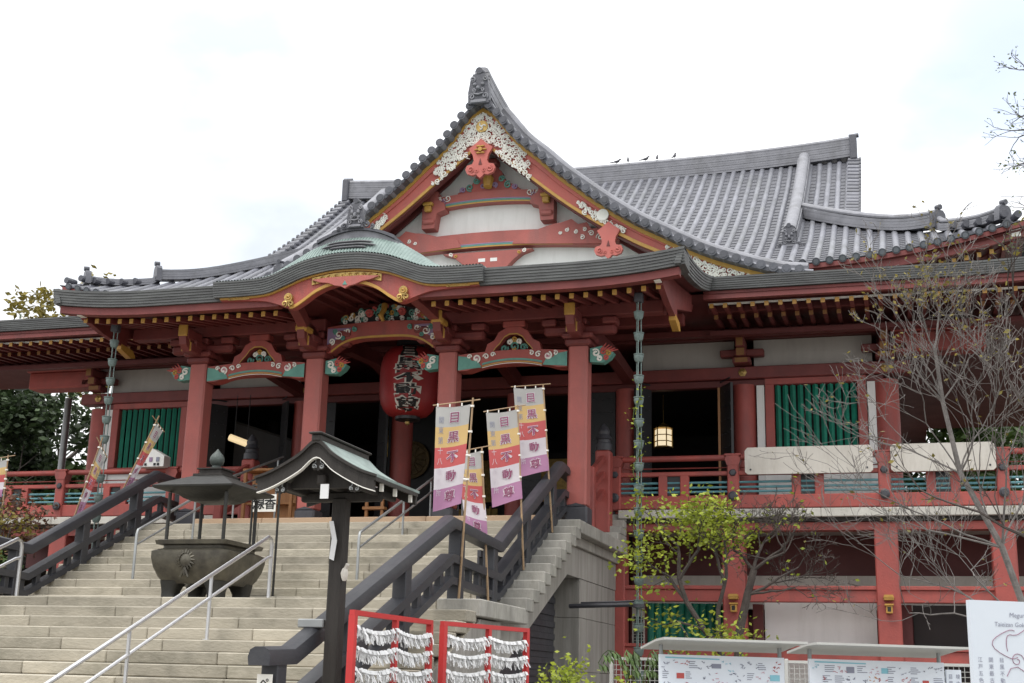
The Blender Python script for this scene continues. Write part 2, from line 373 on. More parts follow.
def tag(o, label, cat, group=None):
    o['label']=label; o['category']=cat
    if group: o['group']=group
    return o
def thing(name, label, cat, loc=(0,0,0), group=None):
    o=bpy.data.objects.new(name,None); col.objects.link(o); o.location=loc; o.empty_display_size=.2
    WP[o.name]=Vector(loc); return tag(o,label,cat,group)
def move(o, loc, rz=0., rx=0., ry=0.): o.location=loc; o.rotation_euler=(rx,ry,rz)
def struct(o): o['kind']='structure'; return o
def interp(P, x):
    if x<=P[0][0]: return P[0][1]
    for (a,b),(c,d) in zip(P,P[1:]):
        if x<=c: return b+(d-b)*(x-a)/(c-a)
    return P[-1][1]
def smoothint(P, x):
    xs=[p[0] for p in P]
    if x<=xs[0]: return P[0][1]
    if x>=xs[-1]: return P[-1][1]
    i=max(k for k in range(len(P)) if xs[k]<=x); i=min(i,len(P)-2)
    p=lambda k:P[min(max(k,0),len(P)-1)]
    h=P[i+1][0]-P[i][0]; t=(x-P[i][0])/h
    def sl(k):
        a,b=p(k-1),p(k+1); return (b[1]-a[1])/max(1e-6,b[0]-a[0])
    m0,m1=sl(i)*h,sl(i+1)*h
    return (2*t**3-3*t*t+1)*P[i][1]+(t**3-2*t*t+t)*m0+(-2*t**3+3*t*t)*P[i+1][1]+(t**3-t*t)*m1
def frange(a,b,n): return [a+(b-a)*i/n for i in range(n+1)]
_tx={}
def text_mesh(body, size=1., bold=0., res=2):
    k=(body,bold)
    if k not in _tx:
        c=bpy.data.curves.new('t','FONT'); c.body=body; c.resolution_u=res; c.offset=bold; c.align_x='CENTER'
        o=bpy.data.objects.new('t',c); col.objects.link(o)
        dg=bpy.context.evaluated_depsgraph_get(); dg.update()
        me=bpy.data.meshes.new_from_object(o.evaluated_get(dg))
        V=[(v.co.x,v.co.y) for v in me.vertices]; F=[tuple(p.vertices) for p in me.polygons]
        bpy.data.objects.remove(o); bpy.data.curves.remove(c); bpy.data.meshes.remove(me)
        if V:
            cy=.38; V=[(x,y-cy) for x,y in V]
        _tx[k]=(V,F)
    V,F=_tx[k]
    return [(x*size,y*size) for x,y in V],F
def letter(mb, body, size, fn, m=0, bold=0., du=0., dv=0., sx=1.):
    """write body with its centre at (du,dv); fn maps (u,v) to space"""
    V,F=text_mesh(body,size,bold)
    mb.add([fn(x*sx+du,y+dv) for x,y in V],F,m)

# ================================================================== GROUND
g=MB()
g.box(-400,400,-60,700,-.3,0)
struct(g.build('ground',paving))
g=MB()                                          # raised planting bank left of the stairs, with an uneven top
P=[]
for i in range(25):
    row=[]
    for j in range(21):
        x=-4.42-10*i/24; y=11+12.4*j/20
        z=min(3.1,max(.02,(y-9.5)*.42))*(1 if i<22 else (24-i)/2*.98)
        row.append((x,y,max(.02,z+.25*noise.noise((x*.8,y*.8,1))) if 0<i<24 else max(.02,z)))
    P.append(row)
g.grid(P,flip=False)
struct(g.build('terrain',earth))

# ================================================================== STONE STAIRCASE
XL,XR=-4.32,3.72
stairs=thing('stone_staircase','broad stone staircase with two flights climbing from the ground to the hall porch','staircase',(0,8.6,0))
def step_blocks(mb, x0,x1,y0,y1,z0,z1, joints=1.35, over=.02):
    x=x0-rnd.uniform(0,joints)
    while x<x1:
        a=max(x,x0)+.0025; x+=joints*rnd.uniform(.92,1.08); b=min(x,x1)-.0025
        if b-a<.04: continue
        mb.tint=rnd.random(); mb.box(a,b,y0,y1,z0,z1,0,.012)
    mb.tint=.5
RISE=.14
lo=MB()
for k in range(1,18):
    z=2.52-RISE*k; y=15.0-.36*k
    step_blocks(lo,XL,XR,y,y+.40,z-RISE+.004,z)
lo.prism([(9.2,0),(14.9,2.2),(15.0,2.3),(15.2,0)],XL+.01,XR-.01,0,'yz')
lo.build('lower_flight',stone,stairs)
la=MB()
step_blocks(la,XL,XR-.5,15.0,16.05,2.52-RISE,2.52,1.6); step_blocks(la,XL,XR-.5,16.05,17.1,2.52-RISE,2.52,1.6)
for a,b in ((15.0,15.55),(15.56,16.25),(16.26,17.1)):
    la.tint=rnd.random(); la.box(XR-.5,XR+.05,a+.002,b,2.52-.2,2.525,1,.012)
la.build('landing',[stone,stoneg],stairs)
uf=MB()
for k in range(1,11):
    z=2.52+RISE*k; y=17.0+.3*(k-1)
    step_blocks(uf,XL,XR-.42,y,y+.34,z-RISE+.004,z)
    uf.tint=rnd.random(); uf.box(XR-.418,XR+.06,y-.02,y+.34,z-RISE-.03,z+.004,1,.01)     # grey block end standing proud of the flank
uf.build('upper_flight',[stone,stoneg],stairs)
pl=MB()
for a,b in zip(frange(XL,XR-.42,6),frange(XL,XR-.42,6)[1:]):
    pl.tint=rnd.random(); pl.box(a+.002,b-.002,20.0,23.2,3.9,4.06,0,.012)
for a,b in ((19.98,21.4),(21.41,22.6),(22.61,23.72)):
    pl.tint=rnd.random(); pl.box(XR-.418,XR+.06,a,b,3.86,4.064,1,.012)
pl.tint=.5
pl.box(XR-.44,XR-.10,20.1,23.72,3.70,3.858,1,.01)
pl.build('porch_platform',[stone,stoneg],stairs)
ts=MB(); step_blocks(ts,-3.25,3.25,20.38,23.0,4.062,4.19,1.5); ts.build('threshold_step',tan,stairs)
vs_=MB()
for k in range(4):
    y=22.95+.24*k; z=4.06+.135*(k+1)
    for a,b in ((-3.9,-3.4),(3.3,XR+.04)):
        vs_.tint=rnd.random(); vs_.box(a,b,y,23.72,z-.135+.004,z,0,.01)
vs_.build('corner_steps',stoneg,stairs,35,True)
fk=MB()                                           # flank: sloping stringer, pier, low wall under the landing
fk.prism([(16.2,2.30),(17.0,2.42),(20.0,3.82),(20.0,3.22),(17.45,2.13),(16.2,1.57)],XR-.5,XR-.14,0,'yz')
fk.tint=.4
for za,zb in ((0,.9),(.905,1.75),(1.755,2.6),(2.605,3.22)):
    fk.tint=rnd.uniform(.3,.7); fk.box(2.5,XR-.17,20.95,23.72,za,zb,0,.006)
fk.tint=.55; fk.prism([(20.0,3.22),(20.0,3.69),(23.72,3.69),(23.72,3.225),(20.95,3.225)],XR-.5,XR-.16,0,'yz')
fk.tint=.5; fk.box(XL+.02,XR-.05,15.22,16.18,0,2.3); fk.prism([(9.3,0),(15.0,2.22),(15.2,2.3),(15.2,0)],XR-.009,XR-.002,0,'yz'); fk.box(XL+.02,XR-.55,16.2,16.9,0,2.35)
fk.prism([(16.9,2.1),(16.9,2.34),(20.9,3.9),(23.6,3.9),(23.6,0),(21.5,0)],XL+.02,2.48,0,'yz')
fk.build('flank_wall',conc,stairs)
shp=MB()
for k in range(34): shp.box(3.1,3.13+.02*(k%2),16.9,20.94,.06+.095*k,.06+.095*k+.09)
shp.box(3.1,3.2,16.95,17.05,0,2.2,1); shp.box(3.1,3.2,18.9,19.0,0,2.8,1)
shp.build('roller_shutter',[dkmetal,galv],stairs)

# ================================================================== TEMPLE HALL
hall=thing('temple_hall','large vermilion Buddhist temple hall with tiled grey roof, big gable and curved porch roof','temple',(0,25,0))
def part(name,mb,mats,parent=None,smooth=35,split=True): return mb.build(name,mats,parent or hall,smooth,split and len(mb.f)<3000 and name not in ('interior','porch_roof','curved_porch_gable','carved_frieze','rainbow_beam','frog_leg_strut','arched_beam','gilt_disc','louvre_vent','gable_bargeboard','door_leaf','lower_green_slats'))

# ---- body: walls, floor, interior
b=MB()
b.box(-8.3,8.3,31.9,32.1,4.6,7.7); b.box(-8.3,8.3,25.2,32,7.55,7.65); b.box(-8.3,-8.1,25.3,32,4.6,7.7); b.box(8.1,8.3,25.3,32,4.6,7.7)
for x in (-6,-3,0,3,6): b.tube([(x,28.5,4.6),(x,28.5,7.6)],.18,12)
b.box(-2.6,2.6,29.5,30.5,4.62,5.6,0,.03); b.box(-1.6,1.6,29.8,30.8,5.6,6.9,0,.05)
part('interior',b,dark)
b=MB(); b.box(-1.5,1.5,29.45,29.49,4.7,5.5); b.box(-1.2,1.2,29.75,29.79,5.7,6.7)
for x in (-1.3,-.65,0,.65,1.3): b.tube([(x,29.44,4.7),(x,29.44,5.55)],.03,6)
part('altar_front',b,brass,None,35,False)
for x in (-5.2,-2.6,-.9,.9,2.6,5.2):
    b=MB(); b.lathe([(0,0),(.03,.02),(.14,.1),(.17,.2),(.1,.26),(.12,.34),(.05,.42),(.01,.5),(.01,.95)],(x,27.6,6.6),12)
    for k in range(6): a=k*math.pi/3; b.tube([(x+.15*math.cos(a),27.6+.15*math.sin(a),6.78),(x+.15*math.cos(a),27.6+.15*math.sin(a),6.45)],.012,4)
    part('hanging_ornament',b,brass,None,35,False)
b=MB(); b.box(-10.35,12.65,23.72,25.3,4.45,4.61); b.box(8.45,12.65,25.3,35,4.45,4.61); b.box(-8.3,8.3,25.3,32,4.5,4.6); part('floor',b,oldwood)
b=MB()
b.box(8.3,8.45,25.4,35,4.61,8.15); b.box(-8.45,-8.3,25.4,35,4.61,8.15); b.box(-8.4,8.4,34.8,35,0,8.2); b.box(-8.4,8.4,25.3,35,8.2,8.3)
part('side_wall',b,redd)
ent=MB(); ent.X=None
for x0,x1 in ((-8.25,-6.0),(-5.55,-3.65),(3.8,5.62),(6.0,8.22)):
    ent.box(x0,x1,25.06,25.12,7.62,8.14)
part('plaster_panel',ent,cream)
# beams along the wall line
b=MB(); b.box(-8.9,8.9,24.86,25.2,7.34,7.58,0,.015); part('nageshi_beam',b,rede)
b=MB(); b.box(-9.2,9.2,24.92,25.16,8.15,8.34,0,.01); b.box(-13,13,24.2,24.4,8.05,8.17,0,.01); part('head_beam',b,redd)
b=MB(); b.box(-8.4,8.4,24.95,25.15,7.2,7.335,0,.01); part('lintel',b,redd)
wc=MB(); wc.lathe([(.225,0),(.225,2.62)],(0,0,0),20); wc.lathe([(.27,-.001),(.27,.06),(.235,.09)],(0,0,0),20,1)
proto=None
for x in (-8.45,-5.8,-3.5,-1.25,1.25,3.5,5.8,8.45):
    if proto is None: proto=wc.build('wall_column',[red,dkmetal]); attach(proto,hall,(x,25.05,4.61))
    else: inst(proto,hall,(x,25.05,4.61))
bk=MB()                                       # bracket nose above each wall column: yellow edged blocks
bk.box(-.17,.17,-.22,.1,.0,.12,0,.02); bk.box(-.1,.1,-.34,.1,.12,.27,0,.02); bk.box(-.085,.085,-.46,.1,.27,.46,0,.02); bk.box(-.42,.42,-.1,.1,.16,.3,0,.02)
bk.box(-.075,.075,-.352,-.342,.125,.265,1); bk.box(-.062,.062,-.472,-.462,.285,.445,1); bk.box(-.12,.12,-.231,-.222,.015,.105,1)
proto=None
for x in (-8.45,-5.8,5.8,8.45):
    if proto is None: proto=bk.build('eave_bracket',[rede,gold_shaded]); attach(proto,hall,(x,24.85,7.6))
    else: inst(proto,hall,(x,24.85,7.6))
b=MB()
for x in (-8.45,-5.8,-3.5,3.5,5.8,8.45): b.lathe([(.0,0),(.06,.0),(.075,.02),(.03,.03),(.0,.05)],(0,0,0),6); 
b=MB(); b.lathe([(.085,0),(.085,.015),(.04,.03),(.02,.05)],(0,0,0),6); 
proto=b.build('nail_cover',brass); attach(proto,hall,(-8.45,24.85,7.46)); proto.rotation_euler=(R(90),0,0)
for x in (-5.8,-3.5,3.5,5.8,8.45): inst(proto,hall,(x,24.85,7.46),(R(90),0,0))
# beam nose that juts out past the left corner column, and its twin on the right
for sgn in (-1,1):
    b=MB(); x0,x1=sorted((sgn*8.62,sgn*10.25)); b.box(x0,x1,24.75,25.25,7.72,8.1,0,.03); b.box(x0-.05,x1+.05,24.7,25.3,8.1,8.2,0,.02)
    part('corner_beam_nose',b,red)
# windows of upright green slats
for x0,x1 in ((-7.92,-6.38),(6.38,7.92)):
    f=MB(); f.box(x0-.17,x0,24.9,25.1,5.9,7.22,0,.01); f.box(x1,x1+.17,24.9,25.1,5.9,7.22,0,.01); f.box(x0-.17,x1+.17,24.91,25.1,5.78,5.9,0,.01); f.box(x0-.17,x1+.17,24.92,25.1,7.22,7.335)
    wf=f.build('window_frame',red,hall)
    s_=MB(); n=11; pw=(x1-x0)/n
    for k in range(n): s_.bar((x0+pw*(k+.5),25.0,5.9),(x0+pw*(k+.5),25.0,7.22),.072,.072,0,(1,1,0))
    s_.build('green_slats',green,wf)
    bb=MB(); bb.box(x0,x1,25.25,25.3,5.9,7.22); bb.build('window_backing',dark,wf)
    ws=MB(); ws.box(x0-.33,x0-.185,24.93,25.08,4.62,7.21); ws.box(x1+.185,x1+.33,24.93,25.08,4.62,7.21); ws.box(x0-.33,x1+.33,25.0,25.1,4.62,5.77); ws.build('white_strip',white,wf,35,True)
# black folding doors
def door(x0,x1,y0,y1):
    d=MB(); a=Vector((x0,y0,0)); c=Vector((x1,y1,0)); d.bar((x0,y0,5.93),(x1,y1,5.93),.05,2.56)
    dd=(c-a).normalized(); nn=Vector((dd.y,-dd.x,0))
    if nn.y>0: nn=-nn
    for r in range(9):
        for q in range(3):
            p=a.lerp(c,(q+.5)/3)+nn*.027; d.lathe([(.02,0),(.012,.012)],(p.x,p.y-.005,4.9+.27*r),6,1)
    for r in range(6):
        z=4.8+.5*r; p0=a+nn*.03; p1=c+nn*.03; d.bar((p0.x,p0.y,z),(p1.x,p1.y,z),.012,.03,0)
    return part('door_leaf',d,[blackd,dkmetal])
for x0,x1,y0,y1 in ((5.36,5.62,25.0,24.55),(3.72,3.98,24.7,25.0),(2.75,3.27,25.02,25.02),(-5.6,-5.3,24.6,25.0),(-3.98,-3.72,25.0,24.7),(-3.27,-2.75,25.02,25.02),(1.45,1.75,24.7,25.02),(-1.75,-1.45,25.02,24.7)):
    door(x0,x1,y0,y1)
b=MB(); b.box(5.3,5.345,24.95,25.0,4.62,7.2); b.box(-3.03,-2.985,25.4,25.45,4.62,7.2); part('door_edge_strip',b,ltwood)
b=MB(); b.lathe([(.42,0),(.42,.03),(.36,.05),(.34,.03),(.12,.03),(.1,.05),(0,.05)],(0,0,0),32)
for k in range(12):
    a=k*math.pi/6; b.tube([(.14*math.cos(a),.14*math.sin(a),.035),(.33*math.cos(a),.33*math.sin(a),.035)],.02,5)
o=part('gilt_disc',b,dimgilt); attach(o,hall,(-1.75,27.0,6.28)); o.rotation_euler=(R(90),0,0)
b=MB(); b.box(-2.35,-1.15,27.05,27.1,4.6,7.5); part('inner_screen',b,blackd)

# ---- lower storey
lowx=(3.52,5.69,8.33,10.25,12.5)
proto=None
b=MB(); b.box(-.2,.2,-.2,.2,0,4.42,0,.02)
for x in lowx+(-5.69,-8.33,-10.25):
    if proto is None: proto=b.build('lower_column',red); attach(proto,hall,(x,23.95,0))
    else: inst(proto,hall,(x,23.95,0))
b=MB(); b.box(3.4,12.65,23.8,24.1,4.30,4.44); b.box(-10.4,-4.4,23.8,24.1,4.30,4.44)
for y0,y1 in ((24.2,30),): 
    b.box(12.4,12.65,y0,y1,4.30,4.44); b.box(-10.4,-10.15,y0,y1,4.3,4.44)
b.box(3.7,12.6,23.83,24.05,3.05,3.26,0,.01); b.box(3.7,12.6,23.79,24.08,3.26,3.33,0,.01)
b.box(3.7,12.6,23.83,24.05,2.02,2.24,0,.01); b.box(3.7,12.6,23.79,24.08,2.24,2.30,0,.01)
part('lower_beam',b,red)
b=MB()
for x0,x1 in zip(frange(-10.45,-4.4,3),frange(-10.45,-4.4,3)[1:]): b.tint=rnd.random(); b.box(x0,x1-.004,23.62,24.2,4.52,4.67,0,.01)
for x0,x1 in zip(frange(3.62,12.7,5),frange(3.62,12.7,5)[1:]): b.tint=rnd.random(); b.box(x0,x1-.004,23.62,24.2,4.52,4.67,0,.01)
b.tint=.5; b.box(-10.4,12.6,24.2,25.6,4.40,4.45)
part('veranda_edge',b,[ledge])
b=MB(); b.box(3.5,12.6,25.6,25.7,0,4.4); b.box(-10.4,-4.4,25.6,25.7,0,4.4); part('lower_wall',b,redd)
b=MB(); b.box(3.75,12.4,25.3,25.4,3.0,3.62); part('grey_panel',b,stonew)
b=MB(); b.box(6.15,8.1,24.5,24.56,0,3.16); part('lower_plaster_panel',b,white)
b=MB(); b.box(5.95,6.13,24.35,24.6,0,3.04); b.box(5.5,5.53,24.2,24.5,0,3.04); b.box(8.12,8.7,24.3,24.5,0,3.04); b.box(3.7,4.0,24.4,24.5,0,3.04); part('lower_post',b,redd)
b=MB()
for k in range(11): b.lathe([(.07,0),(.07,1.0)],(4.06+.138*k,24.55,2.05),10)
part('lower_green_slats',b,green)
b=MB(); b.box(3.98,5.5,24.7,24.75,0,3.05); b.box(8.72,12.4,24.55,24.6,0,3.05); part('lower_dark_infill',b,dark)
b=MB(); b.box(3.74,3.97,24.36,24.39,2.3,3.0,1)
for k in range(9): b.box(3.78,3.95,24.32,24.36,2.32+.055*k,2.355+.055*k)
part('louvre_vent',b,[blackd,stonew])
# small yellow lamp boxes on two lower columns
lb=MB(); lb.box(-.085,.085,-.16,0,.11,.15,0,.008); lb.prism([(-.09,.15),(.09,.15),(.07,.2),(-.07,.2)],-.17,0); lb.box(-.055,.055,-.12,0,-.11,.02,0,.008); lb.box(-.075,.075,-.14,0,.02,.05,0,.005); lb.box(-.03,.03,-.124,-.118,-.08,0,1)
proto=None
for x in (5.69,8.33):
    if proto is None: proto=lb.build('lamp_box',[gold,oldwood]); attach(proto,hall,(x,23.75,2.97))
    else: inst(proto,hall,(x,23.75,2.97))

# ---- porch columns
pc=MB(); pc.box(-.165,.165,-.165,.165,.3,3.0,0,.03)
pcs=MB(); pcs.box(-.19,.19,-.19,.19,0,.30,0,.03); pcs.prism([(-.17,.3),(0,.35),(.17,.3)],-.181,-.166)
cap=MB(); cap.box(-.22,.22,-.22,.22,2.98,3.1,0,.03); cap.box(-.27,.27,-.27,.27,3.1,3.2,0,.03); cap.box(-.62,.62,-.1,.1,3.2,3.36,0,.04); cap.box(-.11,.11,-.5,.5,3.2,3.36,0,.03)
for q in (-.52,0,.52): cap.box(q-.13,q+.13,-.14,.14,3.36,3.48,0,.025)
nose=MB(); nose.box(-.1,.1,-.62,-.22,3.1,3.28,0,.02); nose.box(-.085,.085,-.75,-.22,3.3,3.52,0,.03); nose.prism([(-.62,3.1),(-.75,3.2),(-.8,3.36),(-.75,3.46),(-.6,3.3)],-.07,.07,0,'yz')
nose.box(-.095,.095,-.632,-.622,3.11,3.27,1); nose.box(-.09,.09,-.81,-.752,3.34,3.56,1,.02); nose.box(-.075,.075,-.66,-.632,3.26,3.4,1,.02)
protos=None
for x in (-3.55,-1.25,1.25,3.55):
    if protos is None:
        c0=pc.build('porch_column',redl); attach(c0,hall,(x,20.8,4.06))
        k1=pcs.build('column_shoe',dkmetal); attach(k1,c0,(x,20.8,4.06)); k2=cap.build('bracket_set',rede); attach(k2,c0,(x,20.8,4.06)); k3=nose.build('bracket_nose',[rede,gold]); attach(k3,c0,(x,20.8,4.06))
        protos=(c0,k1,k2,k3)
    else:
        c=inst(c0,hall,(x,20.8,4.06))
        for k in protos[1:]: inst(k,c,(x,20.8,4.06))
# carved beast noses on the column sides
kb=MB(); kb.prism([(0,-.11),(.22,-.13),(.34,-.05),(.4,.04),(.3,.1),(.2,.16),(0,.12)],-.09,.09,0)
for (x,z,r,m) in ((.1,.04,.07,1),(.22,.06,.055,2),(.31,.03,.05,3),(.16,-.06,.05,1),(.27,-.05,.045,2)): kb.scroll(x,z,-.1,r,1.3,1,.5,.018,m)
for k in range(5): kb.tube([(.2+.04*k,-.1,.1-.01*k),(.28+.05*k,-.1,.2-.03*k)],[.018,.006],5,2)
for x,fl in ((-3.74,-1),(-1.06,1),(1.06,-1),(3.74,1)):
    o=kb.build('carved_nose',[teal,wpaint,ink_r,gold]); attach(o,hall,(x,20.8,6.88)); o.scale=(fl,1,1)
# rainbow beams over the side bays, with painted ends and frog-leg struts
def rainbow(xc,half):
    mb=MB(); xs=frange(-half,half,24)
    top=[(xc+x,6.98+.05*(1-(x/half)**2)) for x in xs]; bot=[(xc+x,6.70+.10*max(0,1-(x/(half*.8))**4)) for x in xs]
    mb.strip(top,bot,20.66,20.94,0)
    for sg in (-1,1):
        pts=[(xc+sg*half,6.96),(xc+sg*half,6.71),(xc+sg*(half-.42),6.745),(xc+sg*(half-.36),6.86),(xc+sg*(half-.24),6.87),(xc+sg*(half-.2),6.93)]
        mb.prism(pts if sg<0 else pts[::-1],20.652,20.662,1)
        mb.scroll(xc+sg*(half-.33),6.9,20.645,.07,1.2,sg,0,.02,2); mb.scroll(xc+sg*(half-.34),6.9,20.645,.035,1,sg,0,.02,3)
        mb.scroll(xc+sg*(half-.5),6.93,20.645,.055,1.2,-sg,2,.013,2); mb.scroll(xc+sg*(half-.62),6.96,20.645,.045,1.2,sg,1,.012,2)
        mb.scroll(xc+sg*(half-.2),6.94,20.645,.045,1.2,sg,1,.012,2)
    for d,m,t in ((0,1,.034),(.04,4,.018),(.065,2,.008)):
        bb=[(xc+x,6.765-d*.8+.085*max(0,1-(x/(half*.62))**2)) for x in frange(-half*.55,half*.55,14)]
        mb.strip([(x,z+t) for x,z in bb],bb,20.65,20.662,m)
    return part('rainbow_beam',mb,[red,teal,wpaint,pink,gold])
rainbow(-2.4,.96); rainbow(2.4,.96)
def frogleg(xc,z0,y,k=1.,parent=None):
    mb=MB(); out=[(-.5,0),(-.46,.14),(-.34,.2),(-.26,.34),(-.12,.42),(.12,.42),(.26,.34),(.34,.2),(.46,.14),(.5,0)]; inn=[(-.36,0),(-.3,.08),(-.24,.14),(-.16,.25),(-.07,.3),(.07,.3),(.16,.25),(.24,.14),(.3,.08),(.36,0)]
    mb.strip([(xc+x*k,z0+z*k) for x,z in out],[(xc+x*k,z0+z*k) for x,z in inn],y-.1,y+.05,0)
    mb.box(xc-.2*k,xc+.2*k,y-.1,y+.1,z0+.42*k,z0+.54*k,0,.02)
    for (x,z,r,m) in ((-.17,.07,.07,1),(.17,.07,.07,1),(0,.1,.09,1),(-.08,.18,.05,2),(.08,.18,.05,2),(0,.22,.05,3),(0,.05,.04,3)): mb.scroll(xc+x*k,z0+z*k,y-.04,r*k,1.3,1 if x<0 else -1,x*9,.018*k,m)
    mb.strip([(xc+x*k,z0+z*k+.012) for x,z in inn],[(xc+x*k,z0+z*k-.012) for x,z in inn],y-.106,y-.1,3)
    return part('frog_leg_strut',mb,[red,teal,wpaint,gold],parent)
frogleg(-2.4,7.02,20.8); frogleg(2.4,7.02,20.8)
# long beams under the porch eave
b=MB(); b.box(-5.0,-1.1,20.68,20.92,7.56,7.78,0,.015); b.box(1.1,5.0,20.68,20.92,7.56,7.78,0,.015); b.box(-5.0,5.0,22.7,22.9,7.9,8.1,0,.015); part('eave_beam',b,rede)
b=MB()
for x in (-3.55,3.55): b.sweep([(x,21.0,7.3),(x,22,7.5),(x,23.4,7.55),(x,25,7.45)],[(-.1,-.12),(.1,-.12),(.1,.12),(-.1,.12)],0,(1,0,0))
for x in (-1.25,1.25): b.sweep([(x,21.0,7.3),(x,22,7.62),(x,23.4,7.7),(x,25,7.45)],[(-.1,-.13),(.1,-.13),(.1,.13),(-.1,.13)],0,(1,0,0))
part('tie_beam',b,redd)
# central bay: high arched beam with carving above
b=MB(); xs=frange(-1.06,1.06,24)
zb=lambda x:7.14+.24*max(0,1-(x/.95)**4)
b.strip([(x,7.62+.06*(1-x*x)) for x in xs],[(x,zb(x)) for x in xs],20.7,20.92,0)
b.strip([(x,zb(x)+.04) for x in frange(-.96,.96,20)],[(x,zb(x)) for x in frange(-.96,.96,20)],20.69,20.7,4)
for sg in (-1,1):
    b.strip([(sg*x,7.58) for x in ((1.04,.9,.75,.6) if sg<0 else (.6,.75,.9,1.04))],[(sg*x,7.58-.3*max(0,(x-.5)/.55)) for x in ((1.04,.9,.75,.6) if sg<0 else (.6,.75,.9,1.04))],20.68,20.698,1)
    for (x,z,r,m) in ((.82,7.46,.08,2),(.66,7.52,.06,2),(.52,7.55,.05,3),(.95,7.34,.06,2),(.9,7.52,.05,3),(.74,7.4,.04,3)): b.scroll(sg*x,z,20.672,r,1.3,sg,x*7,.016,m)
part('arched_beam',b,[red,purple,wpaint,teal,gold])
b=MB(); b.strip([(x,8.0-.28*x*x) for x in frange(-.85,.85,12)],[(x,7.72-.06*x*x) for x in frange(-.85,.85,12)],20.82,20.86,4)
q=random.Random(3)
for k in range(60):
    x=q.uniform(-.82,.82); z=q.uniform(7.72-.05*x*x,7.98-.28*x*x)
    b.scroll(x,z,20.79,q.uniform(.03,.075),1.3,q.choice((-1,1)),q.uniform(0,6),.016,q.choice((0,0,1,1,2,3)))
for x in (-.3,.32): b.scroll(x,7.85,20.775,.07,1.5,1,0,.03,2)
b.tube([(0,20.74,7.98),(.02,20.66,7.86),(-.02,20.62,7.76),(.03,20.64,7.66)],[.06,.05,.05,.03],8,3)
part('carved_frieze',b,[wpaint,teal,ink_r,gold,dark])

# ---- porch roof (straight eaves either side of the curved centre)
def lift(x): 
    a=abs(x); return .0 if a<3.6 else .14*((a-3.6)/2.0)**2.2
def zk(y): s=(y-19.0); return 7.97+.11*s+.028*s*s         # porch roof top surface along y
def fascia(mb, pts_top, thick, normal_in, nlay=6, step=.012, deep=.5):
    """layered edge: pts_top along the eave; each lower layer steps back"""
    for k in range(nlay):
        h=thick/nlay; t0=k*h; t1=(k+1)*h-.004
        P=[]
        for p in pts_top:
            p=Vector(p); nin=Vector(normal_in(p)); q0=p+nin*step*k; q1=q0+nin*deep
            P.append([tuple(q0-Vector((0,0,t0))),tuple(q0-Vector((0,0,t1))),tuple(q1-Vector((0,0,t1))),tuple(q1-Vector((0,0,t0)))])
        mb.tint=.35+.3*((k*37)%5)/4; mb.grid(P); mb.add([*P[0]],[(0,1,2,3)]); mb.add([*P[-1]],[(3,2,1,0)])
        # close the top
        mb.add([v for r in P for v in (r[3],r[0])],[(2*i,2*i+1,2*i+3,2*i+2) for i in range(len(P)-1)])
    mb.tint=.5
pr=MB()
fascia(pr,[(x,19.0,zk(19)+lift(x)) for x in frange(-5.6,-2.3,20)],.27,lambda p:(0,1,0)); fascia(pr,[(x,19.0,zk(19)+lift(x)) for x in frange(2.3,5.6,20)],.27,lambda p:(0,1,0))
for sx in (-1,1):
    pts=[(sx*5.6,y,zk(y)+.14*max(0,1-(y-19)/3.2)**1.6) for y in frange(19.02,22.4,14)]
    if sx<0: pts=pts[::-1]
    fascia(pr,pts,.27,lambda p,sx=sx:(-sx,0,0),6,.012,.1)
o=pr.build('porch_roof',cop,hall,35,True)
pt=MB(); P=[]
for y in frange(19.05,24.5,14):
    P.append([(x,y,zk(min(y,22.4))+max(0,y-22.4)*.28+lift(x)*max(0,1-(y-19)/3.2)+.004) for x in frange(-5.55,5.55,50)])
pt.grid(P); pt.build('copper_sheet',patina,o)
sf=MB(); P=[]
for xa,xb in ((-5.5,-1.35),(1.35,5.5)): sf.grid([[(x,y,7.73+.2*(y-19)*.9+.6*lift(x)) for x in frange(xa,xb,12)] for y in frange(19.1,24,8)],flip=True)
sf.grid([[(x,y,7.73+.2*(y-19)*.9) for x in (-1.35,0,1.35)] for y in (20.95,22,24)],flip=True)
sf.build('soffit',redd,o,35,True)
ky=MB(); ky.strip([(x,7.70+.95*lift(x)) for x in frange(-5.5,-1.25,20)],[(x,7.575+.95*lift(x)) for x in frange(-5.5,-1.25,20)],19.12,19.3)
ky.strip([(x,7.70+.95*lift(x)) for x in frange(1.25,5.5,20)],[(x,7.575+.95*lift(x)) for x in frange(1.25,5.5,20)],19.12,19.3); ky.build('eave_board',rede,o,35,True)
# end boards (hafu) closing the porch eave
for sx in (-1,1):
    e=MB(); pts=[(19.35,7.9),(19.35,7.62),(19.9,7.5),(20.7,7.4),(20.7,7.6),(22.3,8.0),(22.3,8.3),(20.7,8.05)]
    e.prism(pts,sx*5.16-.05,sx*5.16+.05,0,'yz'); e.box(sx*5.14-.055,sx*5.14+.055,19.18,19.34,7.64,7.84,1,.01)
    e.prism([(20.5,7.36),(20.85,7.26),(21.0,7.3),(20.9,7.42),(20.5,7.46)],sx*5.16-.056,sx*5.16+.056,2,'yz')
    e.build('eave_end_board',[rede,wpaint,gold],o)
rf=MB(); rf.bar((0,0,0),(0,3.4,.62),.068,.08); rf.box(-.036,.036,-.012,.004,-.042,.042,1)
proto=None
for x in [s*(1.42+.232*k) for s in (-1,1) for k in range(17)]:
    loc=(x,19.38,7.53+.9*lift(x))
    if proto is None: proto=rf.build('flying_rafter',[rede,gold]); attach(proto,hall,loc)
    else: inst(proto,hall,loc)

